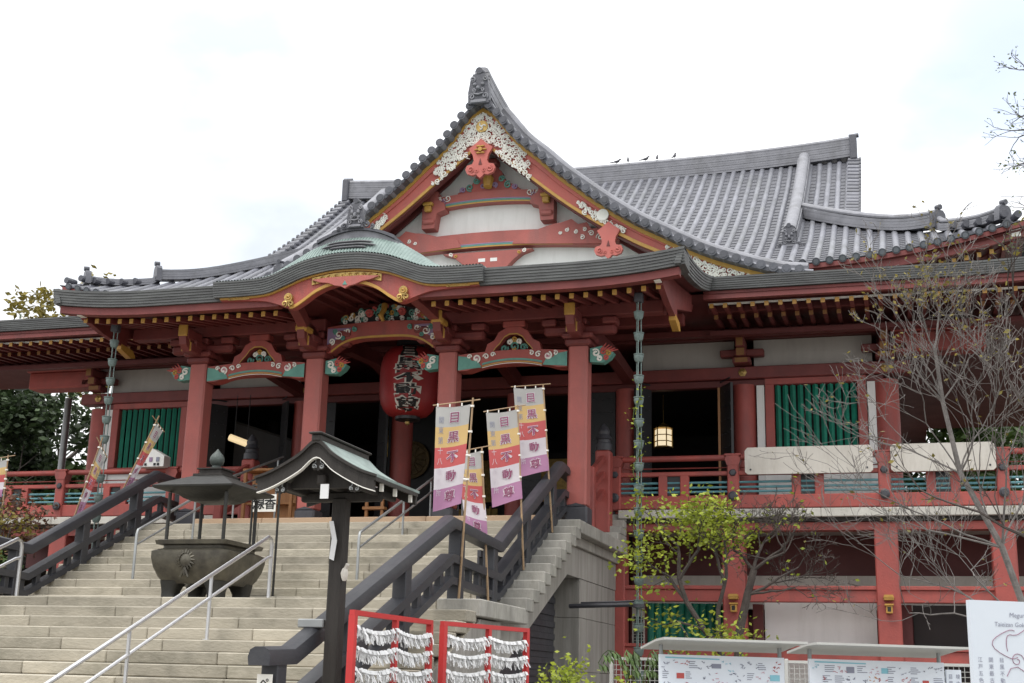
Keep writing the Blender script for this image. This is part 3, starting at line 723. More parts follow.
# ---- curved porch gable (karahafu) in the middle of the porch eave
KT=[(-2.39,8.0),(-1.8,8.0),(-1.4,8.03),(-1.06,8.15),(-.73,8.27),(-.28,8.35),(0,8.36),(.28,8.35),(.73,8.27),(1.06,8.15),(1.4,8.03),(1.8,8.0),(2.39,8.0)]
kz=lambda x:smoothint(KT,x)
kr=MB()
fascia(kr,[(x,18.9,kz(x)) for x in frange(-2.39,2.39,60)],.26,lambda p:(0,1,0),7,.01)
ko=part('curved_porch_gable',kr,cop)
def kg(x,y):   # green roof surface: rises steeply behind the edge then runs back
    a=max(0,1-(abs(x)/1.75)**2.2); t=min(1,max(0,(y-18.95)/.55)); return kz(x)+.006+(.39*a+.04)*math.sin(t*math.pi/2)+max(0,y-19.5)*.06
gs=MB()
for k in range(86):
    x0=-2.36+4.72*k/86; x1=-2.36+4.72*(k+1)/86-.012
    gs.tint=.5
    P=[]
    for y in (18.94,19.0,19.08,19.18,19.3,19.45,20,21.5,23,24.5):
        P.append([(x0,y,kg(x0,y)+.0),(x0+.012,y,kg(x0,y)+.02),((x0+x1)/2,y,kg((x0+x1)/2,y)+.026),(x1,y,kg(x1,y)+.02),(x1+.012,y,kg(x1,y))])
    gs.grid(P)
for k,(wd,zz) in enumerate(((.34,.1),(.5,.2),(.42,.3))):      # concentric raised crest lines on the brow
    gs.tube([(x,18.97+zz*.4,kg(x,18.97+zz*.55)+.03) for x in frange(-wd,wd,12)],[.004]+[.022]*11+[.004],6,1)
gs.build('copper_brow',[patina,dkmetal],ko)
# ridge and demon tile on top of the brow
og=MB(); og.strip([(x,8.88-.42*x*x) for x in frange(-.78,.78,14)],[(x,8.70-.52*x*x) for x in frange(-.78,.78,14)],19.32,23.5,0)
og.strip([(x,8.925-.36*x*x) for x in frange(-.7,.7,12)],[(x,8.884-.40*x*x) for x in frange(-.7,.7,12)],19.28,23.5,1)
og.build('brow_ridge',[ridgem,tiled],ko)
def demon(parent,name,c,s,m,wings=True):
    x,y,z=c; d=MB()
    d.prism([(x+a*s,z+b_*s) for a,b_ in ((-.26,0),(.26,0),(.27,.3),(.22,.62),(.15,.78),(-.15,.78),(-.22,.62),(-.27,.3))],y,y+.16*s,0)
    d.tube([(x,y-.02*s,z+.86*s),(x,y+.22*s,z+.88*s)],.085*s,12,0); d.tube([(x,y+.08*s,z+.7*s),(x,y+.08*s,z+.84*s)],.05*s,8,0)
    for a,b_,r in ((-.1,.5,.05),(.1,.5,.05)): d.lathe([(.0,-.05),(r,-.02),(r,.02),(0,.05)],(x+a*s,y-.01,z+b_*s),8,1,(s,s))
    for sg in (-1,1):
        d.scroll(x+sg*.16*s,z+.64*s,y-.01,.075*s,1.3,sg,0,.025*s,1); d.scroll(x+sg*.17*s,z+.18*s,y-.01,.08*s,1.3,-sg,1,.022*s,1); d.scroll(x+sg*.1*s,z+.34*s,y-.01,.05*s,1.1,sg,2,.025*s,1)
        if wings: d.scroll(x+sg*.36*s,z+.1*s,y+.03,.1*s,1.4,sg,0,.035*s,0)
        if wings: d.scroll(x+sg*.55*s,z+.03*s,y+.03,.075*s,1.4,sg,0,.03*s,0)
    d.lathe([(.0,-.06),(.05,-.03),(.05,.02),(0,.05)],(x,y-.02,z+.4*s),8,1,(s,s*1.6)); d.tube([(x-.13*s,y-.02,z+.26*s),(x,y-.03,z+.22*s),(x+.13*s,y-.02,z+.26*s)],.022*s,6,1)
    d.box(x-.2*s,x+.2*s,y-.02,y,z+.02*s,z+.1*s,1,.01)
    return d.build(name,[m,ridgem],parent)
demon(ko,'demon_tile',(0,19.24,8.91),.56,tiled)
# bargeboard of the brow: red board with gold rims, gilt fittings
ab=[(-2.3,7.70),(-1.5,7.66),(-1.15,7.56),(-.97,7.50),(-.8,7.58),(-.55,7.75),(-.3,7.85),(0,7.89),(.3,7.85),(.55,7.75),(.8,7.58),(.97,7.50),(1.15,7.56),(1.5,7.66),(2.3,7.70)]
az=lambda x:smoothint(ab,x)
k2=MB(); xs=frange(-2.3,2.3,60)
k2.strip([(x,kz(x)-.24) for x in xs],[(x,min(az(x),kz(x)-.27)) for x in xs],19.06,19.22,0)
xs2=frange(-1.0,1.0,40)
k2.strip([(x,az(x)+.045) for x in xs2],[(x,az(x)-.01) for x in xs2],19.03,19.06,1)
k2.strip([(x,kz(x)-.235) for x in xs],[(x,kz(x)-.285) for x in xs],19.02,19.06,1)
kb_=k2.build('brow_bargeboard',[red,gold],ko)
k3=MB()
xs3=frange(-.62,.62,20); k3.strip([(x,kz(x)-.30) for x in xs3],[(x,kz(x)-.42) for x in xs3],19.03,19.055,0)
for x in frange(-.55,.55,9): k3.scroll(x,kz(x)-.36,19.025,.045,1.2,1 if x<0 else -1,x*5,.014,0)
for x in (-1.95,1.95):
    k3.box(x-.2,x+.2,19.03,19.055,7.70,7.79,0)
    for q_ in (-.14,-.05,.05,.14): k3.scroll(x+q_,7.745,19.025,.04,1.2,1,q_*20,.013,0)
for x in (-1.02,1.02):
    k3.tube([(x,19.0,7.68),(x,19.06,7.68)],.075,16,0); k3.scroll(x,7.68,18.995,.05,1.2,1,0,.014,1); k3.scroll(x-.06,7.57,19.0,.055,1.2,-1,0,.016,0); k3.scroll(x+.06,7.57,19.0,.055,1.2,1,3,.016,0)
k3.build('gilt_fitting',[brass,gold],kb_,35,True)
k4=MB(); k4.prism([(-.6,7.95),(-.45,7.9),(-.3,7.88),(-.18,7.83),(-.07,7.81),(0,7.77),(.07,7.81),(.18,7.83),(.3,7.88),(.45,7.9),(.6,7.95),(.3,7.975),(-.3,7.975)][::-1],18.98,19.03,0)
k4.prism([(-.04,7.83),(.04,7.83),(0,7.9)],18.97,18.98,1); k4.build('pendant_board',[redl,teal],kb_)
for i,x in enumerate(frange(-.9,.9,8)):                       # curved rafters under the brow
    k5=MB(); zt=kz(x)-.36
    k5.sweep([(x,19.3,zt),(x,20.0,zt+.08),(x,21,zt+.16)],[(-.04,-.05),(.04,-.05),(.04,.05),(-.04,.05)],0,(1,0,0)); k5.build('brow_rafter',redd,ko)
k6=MB(); k6.grid([[(x,y,kz(x)-.28+.05*(y-19.2)) for x in frange(-1.5,1.5,30)] for y in (19.2,20,21.5)],flip=True); k6.build('brow_ceiling',redd,ko)
for sg in (-1,1):                                             # curved gold-tipped arm from the column to the brow
    k7=MB(); x=sg*1.25
    k7.sweep([(x,20.62,7.35),(x,20.2,7.5),(x-sg*.1,19.7,7.62),(x-sg*.18,19.25,7.7)],[(-.085,-.1),(.085,-.1),(.085,.1),(-.085,.1)],0,(1,0,0))
    k7.box(x-.09,x+.09,20.33,20.4,7.16,7.42,1,.02); k7.box(x-.11,x+.11,20.0,20.32,7.38,7.5,1,.03); k7.build('brow_bracket_arm',[rede,gold],ko)

# ---- lower wing roofs (layered copper edge) in front and around the sides
lw=MB(); EX=13.4; YE={-1:27.2,1:36}
def lz(x): a=abs(x); return 8.62+(0 if a<9.6 else .30*((a-9.6)/3.8)**2.0)
for x0,x1 in ((-EX,-5.4),(5.4,EX)):
    fascia(lw,[(x,22.3,lz(x)) for x in frange(x0,x1,36)],.22,lambda p:(0,1,0),6,.012)
for sx in (-1,1):
    pts=[(sx*EX,y,8.62+.30*max(0,1-(y-22.3)/3.8)**2.0) for y in frange(22.3,YE[sx],24)]
    fascia(lw,pts[::-1] if sx<0 else pts,.22,lambda p,sx=sx:(-sx,0,0),6,.012)
lo_=lw.build('lower_roof',cop,hall,35,True)
ls=MB()
ls.grid([[(x,y,8.62+(lz(x)-8.62)*max(0,1-(y-22.3)/2.5)+.004+.22*min(y-22.3,max(0,EX-abs(x)))) for x in frange(-EX,EX,60)] for y in frange(22.3,28.6,8)])
for sx in (-1,1):
    P=[[(sx*(EX-d),y,8.624+.22*min(d,max(0,y-22.3),max(0,YE[sx]-y))+.30*max(0,1-(y-22.3)/3.8)**2.0*max(0,1-d/2)) for d in (0,.8,1.6,2.4)] for y in frange(22.3+.05,YE[sx],24)]; ls.grid(P,flip=sx<0)
ls.build('roof_sheet',patina,lo_)
sf=MB()
sf.grid([[(x,y,8.34+.015*(y-22.4)) for x in (-EX+.1,0,EX-.1)] for y in (22.4,23.4,25.2)],flip=True)
for sx in (-1,1): sf.grid([[(sx*x,y,8.345) for x in (8.4,11,13.3)] for y in (22.5,25,YE[sx])],flip=sx>0)
sf.build('soffit',redd,lo_)
e=MB()
for x0,x1 in ((-EX+.1,-5.4),(5.4,EX-.1)):
    e.strip([(x,lz(x)-.225) for x in frange(x0,x1,12)],[(x,lz(x)-.37) for x in frange(x0,x1,12)],22.42,22.55,0)
    e.box(x0,x1,23.1,23.2,8.2,8.3,1)
for sx in (-1,1): e.box(sx*(EX-.12),sx*(EX-.25),22.5,YE[sx],8.26,8.38,0)
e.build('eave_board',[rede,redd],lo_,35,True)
pw=MB(); pw.box(-EX+.25,-5.45,22.7,22.72,8.215,8.25); pw.box(5.45,EX-.25,22.7,22.72,8.215,8.25); pw.build('pale_batten',wpaint,lo_,35,True)
rf2=MB(); rf2.bar((0,0,0),(0,.9,.07),.07,.075); rf2.box(-.037,.037,-.01,.004,-.04,.04,1)
rf3=MB(); rf3.bar((0,0,0),(0,1.7,.1),.07,.075); rf3.box(-.037,.037,-.01,.004,-.04,.04,1)
p2=p3=None
for s_ in (-1,1):
    for k in range(32):
        x=s_*(5.52+.243*k)
        l2=(x,22.6,8.17+(lz(x)-8.62)*.8); l3=(x,23.22,8.13)
        if p2 is None: p2=rf2.build('eave_rafter',[rede,gold]); attach(p2,hall,l2); p3=rf3.build('base_rafter',[redd,gold_shaded]); attach(p3,hall,l3)
        else: inst(p2,hall,l2); inst(p3,hall,l3)
b=MB(); b.box(-10.9,-5.3,23.95,24.15,7.98,8.07); b.box(5.3,10.9,23.95,24.15,7.98,8.07); part('rafter_purlin',b,redd)

# ---- upper tiled roof
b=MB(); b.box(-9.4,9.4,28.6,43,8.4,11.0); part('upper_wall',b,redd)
UW=11.4; Y0=27.0; YR=36.2
def us(s): return 10.24+.49*s+.0172*s*s
def ulift(x): a=abs(x); return 0 if a<5 else .70*((a-5)/6.4)**2.5
def uz(x,y): s=y-Y0; return us(s)+ulift(x)*max(0,1-s/4.4)
ur=MB(); TP=.272
def pan_row(mb,fn,L0,L1,half,rad=.075,course=.26,cap=True):
    """one flat pan strip with stepped courses plus one round ridge; fn(s,u)->point on the slope"""
    n=max(2,int((L1-L0)/course)); ss=frange(L0,L1,n)
    jx=rnd.uniform(-.012,.012); fn0=fn; fn=lambda s_,u_,fn0=fn0,jx=jx:fn0(s_,u_+jx*math.sin(s_*1.3+jx*400))
    for a,c in zip(ss,ss[1:]):
        q=[fn(a,0)+Vector((0,0,.022)),fn(a,half*2)+Vector((0,0,.022)),fn(c,half*2),fn(c,0)]
        q2=[fn(a,0),fn(a,half*2)]
        mb.tint=rnd.uniform(.3,.7)
        mb.add([*q,*q2],[(0,1,2,3),(4,5,1,0)],1)
    prof=[(rad*math.cos(t),rad*1.05*math.sin(t)) for t in (0,.55,1.05,1.57,2.09,2.59,3.14)]
    m_=max(3,n//2); s2=frange(L0-.05,L1,m_); P=[]
    for s in s2: P.append([fn(s,px)+Vector((0,0,pz)) for px,pz in prof])
    base=rnd.uniform(.35,.75)
    for a_,b_ in zip(P,P[1:]): mb.tint=min(1,max(0,base+rnd.uniform(-.3,.3))); mb.grid([a_,b_],0)
    if cap:
        c=fn(L0-.05,0); d=(fn(L0-.05,0)-fn(L0+.1,0)).normalized()
        mb.tint=.4; mb.tube([c+Vector((0,0,.03))-d*.02,c+Vector((0,0,.03))+d*.035],rad*1.12,12,1); mb.tube([c+Vector((0,0,.03))+d*.02,c+Vector((0,0,.03))+d*.042],rad*.7,10,0)
n=int(UW*2/TP)
for k in range(n+1):
    x=-UW+.05+TP*k
    smax=(YR-Y0) if abs(x)<7.8 else min(YR-Y0,(UW-abs(x))+.1)
    if smax<.35: continue
    pan_row(ur,lambda s,u,x=x:Vector((x+u,Y0+s,uz(x+u,Y0+s))),0,smax,TP/2)
uo=part('upper_roof',ur,[tile,tiled],smooth=50)
sd_=MB()                                                     # side slopes, back slope, gable ends
for sx in (-1,1):
    P=[]
    for d in frange(0,3.9,10):
        row=[]
        for y in frange(Y0+d,45.4-d,14): 
            e_=min(abs(y-Y0),abs(45.4-y)); row.append((sx*(UW-d),y,us(d)+.70*max(0,1-e_/6.4)**2.5*max(0,1-d/3.9)))
        P.append(row)
    sd_.grid(P,0,flip=sx<0)
    gp=[(31.0,12.2),(31.0,us(4)-.4),(33,us(6)-.4),(YR,us(YR-Y0)-.4),(39.4,us(6)-.4),(41.4,us(4)-.4),(41.4,12.2)]
    sd_.prism(gp,sx*7.2-.1,sx*7.2+.1,1,'yz')
P=[[(x,72.4-y,us(y-Y0)) for x in (-7.75,0,7.75)] for y in frange(Y0,YR,8)]; sd_.grid(P,0)
sd_.build('far_slope',[tiled,redd],uo)
ev=MB(); xs=frange(-UW+.1,UW-.1,60)
ev.strip([(x,us(0)+ulift(x)-.02) for x in xs],[(x,us(0)+ulift(x)-.12) for x in xs],27.0,27.3,0)
ev.strip([(x,us(0)+ulift(x)-.125) for x in xs],[(x,us(0)+ulift(x)-.30) for x in xs],27.1,27.35,0)
ev.grid([[(x,y,us(0)+ulift(x)*max(0,1-(y-27.2)/4)-.31+.16*(y-27.2)) for x in xs] for y in (27.2,28,29)],1,flip=True)
for sx in (-1,1):
    ev.grid([[(sx*(UW-.1-d),y,us(0)-.2+.14*d+.7*max(0,1-(y-Y0)/6.4)**2.5*max(0,1-d/2)) for d in (0,1,2)] for y in frange(27,45,14)],1,flip=sx>0)
    ev.bar((sx*11.1,27.25,10.62),(sx*9.5,28.9,10.3),.16,.22,0); ev.box(sx*11.13-.09,sx*11.13+.09,27.08,27.2,10.6,10.82,3,.01)
for x in frange(-10.9,10.9,88): ev.box(x-.04,x+.04,27.28,28.6,us(0)+ulift(x)-.43,us(0)+ulift(x)-.335,0); ev.box(x-.042,x+.042,27.268,27.278,us(0)+ulift(x)-.432,us(0)+ulift(x)-.333,2)
ev.build('upper_eave',[rede,redd,gold,wpaint],uo)
# main ridge
rg=MB()
def ridge_band(mb,pts,h,wd,lay=5):
    """stacked ridge tiles: courses slightly proud, with a half-round cap"""
    for k in range(lay):
        z0=h*k/lay; z1=h*(k+1)/lay-.006; ww=wd*(.5 if k%2 else .488); mb.tint=.42+.16*((k*7)%3)/2
        mb.sweep([Vector(p)+Vector((0,0,(z0+z1)/2)) for p in pts],[(-ww,-(z1-z0)/2),(ww,-(z1-z0)/2),(ww,(z1-z0)/2),(-ww,(z1-z0)/2)],0,SIDE)
    mb.tint=.6; mb.sweep([Vector(p)+Vector((0,0,h)) for p in pts],[(wd*.42*math.cos(a),.05+wd*.28*math.sin(a)) for a in frange(-.4,math.pi+.4,8)],0,SIDE)
SIDE=(0,1,0)
rz0=us(YR-Y0)-.14
ridge_band(rg,[(x,YR,rz0+.22*(abs(x)/7.8)**3) for x in frange(7.8,-7.8,30)],.50,.42,7)
for sx in (-1,1): rg.box(sx*7.72,sx*7.92,YR-.3,YR+.3,rz0+.1,rz0+.85,1,.03); rg.tube([(sx*7.7,YR,rz0+.9),(sx*7.98,YR,rz0+.92)],.07,8,1)
rg.build('main_ridge',[ridgem,tiled],uo)
# descending ridges, verge tiles and hip ridges
for sx in (-1,1):
    vr=MB(); SIDE=(1,0,0)
    pts=[(sx*6.45,y,uz(6.45,y)+.02) for y in frange(29.3,35.9,14)]
    ridge_band(vr,pts,.34,.34,4); vr.build('descending_ridge',[ridgem],uo)
    demon(uo,'ridge_end_tile',(sx*6.45,29.12,uz(6.45,29.2)-.04),.62,tiled)
    vt=MB()
    for y in frange(31.3,36.0,17): 
        z=uz(7.75,y); vt.tint=rnd.random(); vt.tube([(sx*7.66,y,z+.10),(sx*7.98,y,z+.07)],.085,10,0); vt.tube([(sx*7.97,y,z+.07),(sx*8.02,y,z+.07)],.105,10,1)
    vt.strip([(sx*7.4,0),(sx*7.9,0)] if sx>0 else [(sx*7.9,0),(sx*7.4,0)],[(sx*7.4,-.1),(sx*7.9,-.1)] if sx>0 else [(sx*7.9,-.1),(sx*7.4,-.1)],0,.001) if False else None
    P=[[(sx*7.6,y,uz(7.75,y)+.03),(sx*7.86,y,uz(7.75,y)+.03),(sx*7.86,y,uz(7.75,y)-.16)] for y in frange(31.2,36.2,16)]; vt.grid(P,1,flip=sx<0)
    vt.build('verge_tiles',[tile,tiled],uo)
    hp=MB(); d45=Vector((-sx,1,0)).normalized(); SIDE=tuple(Vector((sx,1,0)).normalized()*1)
    def hpt(t): x=UW-.15-t; y=Y0+.15+t; return (sx*x,y,uz(x,y)+.03+(.12*((2.7-t)/1.15)**2 if 1.54<t<2.7 else (.09*((1.1-t)/.8)**2 if .3<t<1.1 else 0)))
    ridge_band(hp,[hpt(t) for t in frange(1.55,4.6,14)],.27,.30,4)
    ridge_band(hp,[hpt(t) for t in frange(.32,1.6,8)],.17,.26,3)
    for t,hh in ((1.545,.44),(.305,.36)):
        p=Vector(hpt(t)); hp.X=Matrix.Translation(p)@Matrix.Rotation(sx*R(45),4,'Z')
        hp.prism([(-.2,-.05),(.2,-.05),(.17,hh-.14),(.1,hh-.06),(-.1,hh-.06),(-.17,hh-.14)],-.06,.08,1); hp.tube([(0,-.09,hh),(0,.04,hh+.01)],.06,10,1); hp.X=None
    for t in frange(.12,1.3,5): p=Vector(hpt(t)); hp.tint=.5; hp.tube([p+Vector((0,0,.06)),p+Vector((sx*.06,-.3,.05))],.08,10,1)
    hp.build('hip_ridge',[ridgem,tiled],uo)

# ---- the big front gable
GP=[(0,14.32),(.28,14.12),(.84,13.42),(1.31,13.0),(1.77,12.56),(2.23,12.18),(2.68,11.82),(3.12,11.5),(3.56,11.21),(4.0,10.97),(4.41,10.74),(4.83,10.52),(5.24,10.34),(6.06,10.05),(6.5,9.93),(7.2,9.84)]
gz=lambda x:smoothint(GP,abs(x))
gr=MB()
# slope length table so tiles run evenly down the curve
for sx in (-1,1):
    for k in range(30):
        y=25.85+TP*k
        pan_row(gr,lambda s,u,sx=sx,y=y:Vector((sx*(7.1-s),y+u*1.0,gz(7.1-s)-.16)),0,7.05,TP/2,.075,.24,cap=False)
go=part('front_gable_roof',gr,[tile,tiled],smooth=50)
vg=MB()
x=.22; pts=[]
while x<7.1:
    pts.append(x); dx=.01; s0=gz(x); sl=abs(gz(x+.05)-gz(x))/.05; x+=.262/math.sqrt(1+sl*sl)
for sx in (-1,1):
    for q_ in pts:
        z=gz(q_)-.15; vg.tint=rnd.random()
        vg.tube([(sx*q_,25.66,z),(sx*q_,26.2,z)],.092,14,0); vg.tube([(sx*q_,25.635,z),(sx*q_,25.66,z)],.098,14,1); vg.tube([(sx*q_,25.625,z),(sx*q_,25.64,z)],.06,12,1)
    xs=frange(.05,7.15,50); A=[(sx*x,gz(x)-.16) for x in xs]; B=[(sx*x,gz(x)-.245) for x in xs]
    if sx<0: A=A[::-1];B=B[::-1]
    vg.tint=.3; vg.strip(A,B,25.68,26.3,1)
vg.build('verge_tiles',[tile,tiled],go)
for sx in (-1,1):                                             # smooth ridge following the verge
    vb=MB(); SIDE=(0,1,0)
    xs=frange(.3,7.0,40); P=[(sx*x,26.55,gz(x)-.1) for x in xs]
    if sx>0: P=P[::-1]
    ridge_band(vb,P,.20,.42,2); vb.build('verge_ridge',[ridgem],go)
rb=MB(); SIDE=(1,0,0); ridge_band(rb,[(0,y,14.12+.22*max(0,1-(y-25.7)/2.5)**2) for y in frange(25.75,34.5,20)],.52,.40,6); rb.build('gable_ridge',[ridgem],go)
demon(go,'demon_tile',(0,25.58,14.04),.92,tiled,False)
# bargeboards with gold rims
BU=lambda x:gz(x)-.24
BL=[(0,13.28),(.4,12.92),(.86,12.55),(1.3,12.18),(1.78,11.78),(2.2,11.46),(2.68,11.13),(3.1,10.87),(3.56,10.6),(4.09,10.33),(4.8,9.88),(5.6,9.5),(6.6,9.2)]
bl=lambda x:smoothint(BL,abs(x))
gb=MB()
for sx in (-1,1):
    xs=frange(0,6.9,50); f=lambda P:P if sx>0 else P[::-1]
    gb.strip(f([(sx*x,BU(x)) for x in xs]),f([(sx*x,bl(x)) for x in xs]),26.0,26.16,0)
    mid=lambda x,t:BU(x)*(1-t)+bl(x)*t
    gb.strip(f([(sx*x,BU(x)-.02) for x in xs]),f([(sx*x,mid(x,.38)) for x in xs]),25.96,26.0,0)
    gb.strip(f([(sx*x,BU(x)+.0) for x in xs]),f([(sx*x,BU(x)-.10) for x in xs]),25.92,25.96,1)
    gb.strip(f([(sx*x,bl(x)+.06) for x in xs]),f([(sx*x,bl(x)-.02) for x in xs]),25.95,26.0,1)
    gb.strip(f([(sx*x,bl(x)-.02) for x in xs]),f([(sx*x,bl(x)-.06) for x in xs]),25.99,26.16,2)
gbo=part('gable_bargeboard',gb,[redg,gold,redd])
# white openwork metal on the boards
def filigree(mb,inside,n,x0,x1,z0,z1,seed,rmin=.04,rmax=.1,y=25.93):
    q=random.Random(seed); c=0; placed=[]
    for _ in range(9000):
        if c>=n: break
        x=q.uniform(x0,x1); z=q.uniform(z0,z1); r=q.uniform(rmin,rmax)
        if not inside(x,z): continue
        if any((x-a)**2+(z-b_)**2<(.72*(r+rr))**2 for a,b_,rr in placed): continue
        placed.append((x,z,r)); mb.scroll(x,z,y,r,1.35,q.choice((-1,1)),q.uniform(0,6.3),.0165,0,n=4); c+=1
        a=q.uniform(0,6.3); mb.tube([(x+r*math.cos(a),y,z+r*math.sin(a)),(x+1.9*r*math.cos(a+.5),y,z+1.9*r*math.sin(a+.5))],[.014,.005],4,0)
ff=MB()
def ina(x,z):
    a=abs(x)*.9; return abs(x)<1.04+.09*math.sin(z*23) and bl(x)-.02<z<BU(x)-.12 and (abs(x)+abs(z-13.1)>.42 or z>13.2)
filigree(ff,ina,260,-1.3,1.3,12.1,13.95,1,.032,.08)
ff.tube([(0,25.9,13.62),(0,25.94,13.62)],.14,24,1); 
for k in range(3): ff.scroll(.06*math.cos(k*2.09),13.62+.06*math.sin(k*2.09),25.89,.055,.6,1,k*2.09,.016,0)
ff.build('white_openwork',[wpaint,brass,gold],gbo)
ff=MB()
for sx in (-1,1):
    fn=lambda x,z,sx=sx:(abs(abs(x)-2.75)<.55-abs((z-(BU(x)*.42+bl(x)*.58)))*1.2 and bl(x)+.08<z<BU(x)-.25)
    filigree(ff,fn,46,2.2 if sx>0 else -3.3,3.3 if sx>0 else -2.2,10.6,12,4,.032,.07)
    ff.tube([(sx*2.78,25.9,11.3),(sx*2.78,25.94,11.3)],.13,18,0)
    fn2=lambda x,z:(4.1<abs(x)<6.1 and bl(x)+.04<z<BU(x)-.14)
    filigree(ff,fn2,100,4.1 if sx>0 else -6.1,6.1 if sx>0 else -4.1,9.5,10.8,6,.035,.08)
ff.build('white_openwork',[wpaint],gbo,35,True)
def pendant(x,z,s,y=25.86):
    p=MB()
    hs=[(0,.62),(.13,.5),(.30,.38),(.26,.3),(.2,.2),(.17,.05),(.21,-.03),(.34,-.06),(.38,-.16),(.33,-.27),(.2,-.32),(.1,-.3),(.05,-.36),(0,-.4)]
    P=[(x+a*s,z+b_*s) for a,b_ in hs]+[(x-a*s,z+b_*s) for a,b_ in hs[::-1][1:-1]]
    p.prism(P[::-1],y,y+.09,0)
    for sg in (-1,1): p.scroll(x+sg*.24*s,z-.17*s,y-.005,.085*s,1.2,sg,0,.022*s,0); p.scroll(x+sg*.1*s,z-.22*s,y-.005,.05*s,1.,-sg,1,.018*s,0)
    p.prism([(x-.045*s,z-.06*s),(x+.045*s,z-.06*s),(x,z+.1*s)],y-.012,y,2)
    if s>.9:
        for k in range(6): a=k*math.pi/3; p.lathe([(0,-.02),(.055,-.01),(.055,.01),(0,.03)],(x+.09*math.cos(a),y-.02,z+.3+.09*math.sin(a)),8,1,(1,.6))
        p.tube([(x,y-.06,z+.3),(x,y,z+.3)],.05,10,1)
    return p.build('gable_pendant',[redg,gold,redd],gbo)
pendant(0,12.74,.92); pendant(2.92,10.62,.82); pendant(-2.92,10.62,.82)
# gable wall
YG=26.75
gw=MB(); xs=frange(-6,6,60); gw.strip([(x,max(gz(x)-.5,9.7)) for x in xs],[(x,9.3) for x in xs],YG,YG+.12,0); gwo=part('gable_wall',gw,white)
us_=MB(); us_.grid([[(sx_*x,y,gz(x)-.34) for x in frange(0,6.8,30)] for sx_ in (1,) for y in (26.1,26.5,26.9)],0,flip=True); us_.grid([[(-x,y,gz(x)-.34) for x in frange(0,6.8,30)] for y in (26.1,26.5,26.9)],0)
for sg in (-1,1):
    for yy,dd in ((26.3,.42),(26.45,.5),(26.6,.58)):
        P=[(sg*x,gz(x)-.36) for x in frange(.1,6.6,30)]; Q=[(a,b_-.16-(dd-.42)) for a,b_ in P]
        if sg<0: P=P[::-1];Q=Q[::-1]
        us_.strip(P,Q,yy,yy+.08,0)
us_.build('gable_soffit',redd,gwo)
def gbeam(z0,z1,half,arch,y,name,ends=True):
    mb=MB(); xs=frange(-half,half,40)
    mb.strip([(x,z1+arch*(1-(x/half)**2)) for x in xs],[(x,z0+arch*(1-(x/half)**2)) for x in xs],y-.22,y,0)
    for d,m,t in ((.0,1,.03),(.035,2,.035),(.075,3,.02)):
        xs3=frange(-half*.72,half*.72,20); mb.strip([(x,z0+arch*(1-(x/half)**2)+d+t) for x in xs3],[(x,z0+arch*(1-(x/half)**2)+d) for x in xs3],y-.232,y-.22,m)
    if ends:
        for sg in (-1,1):
            for k in range(6):
                x=half*(.95-.06*k); zc=(z0+z1)/2+arch*(1-(x/half)**2)+.03
                mb.scroll(sg*x,zc+.05*(k%2),y-.235,.06+.015*(k%3),1.3,sg,k,.013,(4,4,5,4,3,4)[k])
    return mb.build(name,[redl,gold,teal,purple,wpaint,pink],gwo)
gbeam(10.82,11.18,2.75,.16,YG,'gable_lower_beam')
gbeam(11.92,12.2,1.5,.12,YG,'gable_upper_beam')
# wavy cloud-shaped shoulders on the lower beam, stepped bracket below, small strut above
cs=MB(); cs.X=Matrix.Translation((0,0,-.13))
for sg in (-1,1):
    P=[(a_,11.1+(b_-11.1)*.82-(.05 if i_%2 else 0)) for i_,(a_,b_) in enumerate( ((sg*2.9,10.95),(sg*3.02,11.1),(sg*2.92,11.25),(sg*2.7,11.28),(sg*2.62,11.42),(sg*2.4,11.46),(sg*2.3,11.6),(sg*2.1,11.62),(sg*1.95,11.72),(sg*1.7,11.7),(sg*1.55,11.62),(sg*1.4,11.64),(sg*1.25,11.52),(sg*1.1,11.53),(sg*1.0,11.44),(sg*.82,11.45),(sg*.7,11.38),(sg*.6,11.2)))]
    cs.prism(P if sg<0 else P[::-1],YG-.26,YG,0)
    for (x,z,r) in ((2.6,11.14,.09),(2.4,11.24,.07),(2.2,11.16,.06),(2.78,11.05,.06),(2.05,11.3,.05),(1.85,11.36,.05),(1.7,11.3,.04),(2.25,11.34,.05)): cs.scroll(sg*x,z,YG-.27,r,1.3,sg,x*3,.014,1)
    P=[(sg*1.55,11.62),(sg*1.55,12.1),(sg*1.42,12.5),(sg*1.2,12.5),(sg*1.18,12.3),(sg*1.02,12.2),(sg*1.0,12.05),(sg*1.2,11.98),(sg*1.25,11.62)]
    cs.prism(P if sg<0 else P[::-1],YG-.3,YG,0); cs.box(sg*1.39-.12,sg*1.39+.12,YG-.44,YG-.3,12.14,12.22,2,.02); cs.box(sg*1.39-.08,sg*1.39+.08,YG-.42,YG-.3,12.0,12.14,2,.02)
    cs.box(sg*1.39-.14,sg*1.39+.14,YG-.36,YG,11.72,11.84,0,.03)
cs.X=Matrix.Translation((0,0,-.02))
P=[(-1.05,10.9),(-.8,10.82),(-.62,10.68),(-.45,10.5),(.45,10.5),(.62,10.68),(.8,10.82),(1.05,10.9)]
cs.prism(P,YG-.2,YG,0)
cs.box(-.2,-.04,YG-.205,YG-.195,10.66,10.74,3); cs.box(.08,.24,YG-.205,YG-.195,10.66,10.74,3)
for sg in (-1,1): cs.scroll(sg*.86,10.87,YG-.21,.05,1.2,sg,0,.014,1); cs.scroll(sg*.74,10.83,YG-.21,.04,1.2,-sg,0,.014,2)
cs.build('gable_carving',[redl,wpaint,gold,white],gwo,35,True)
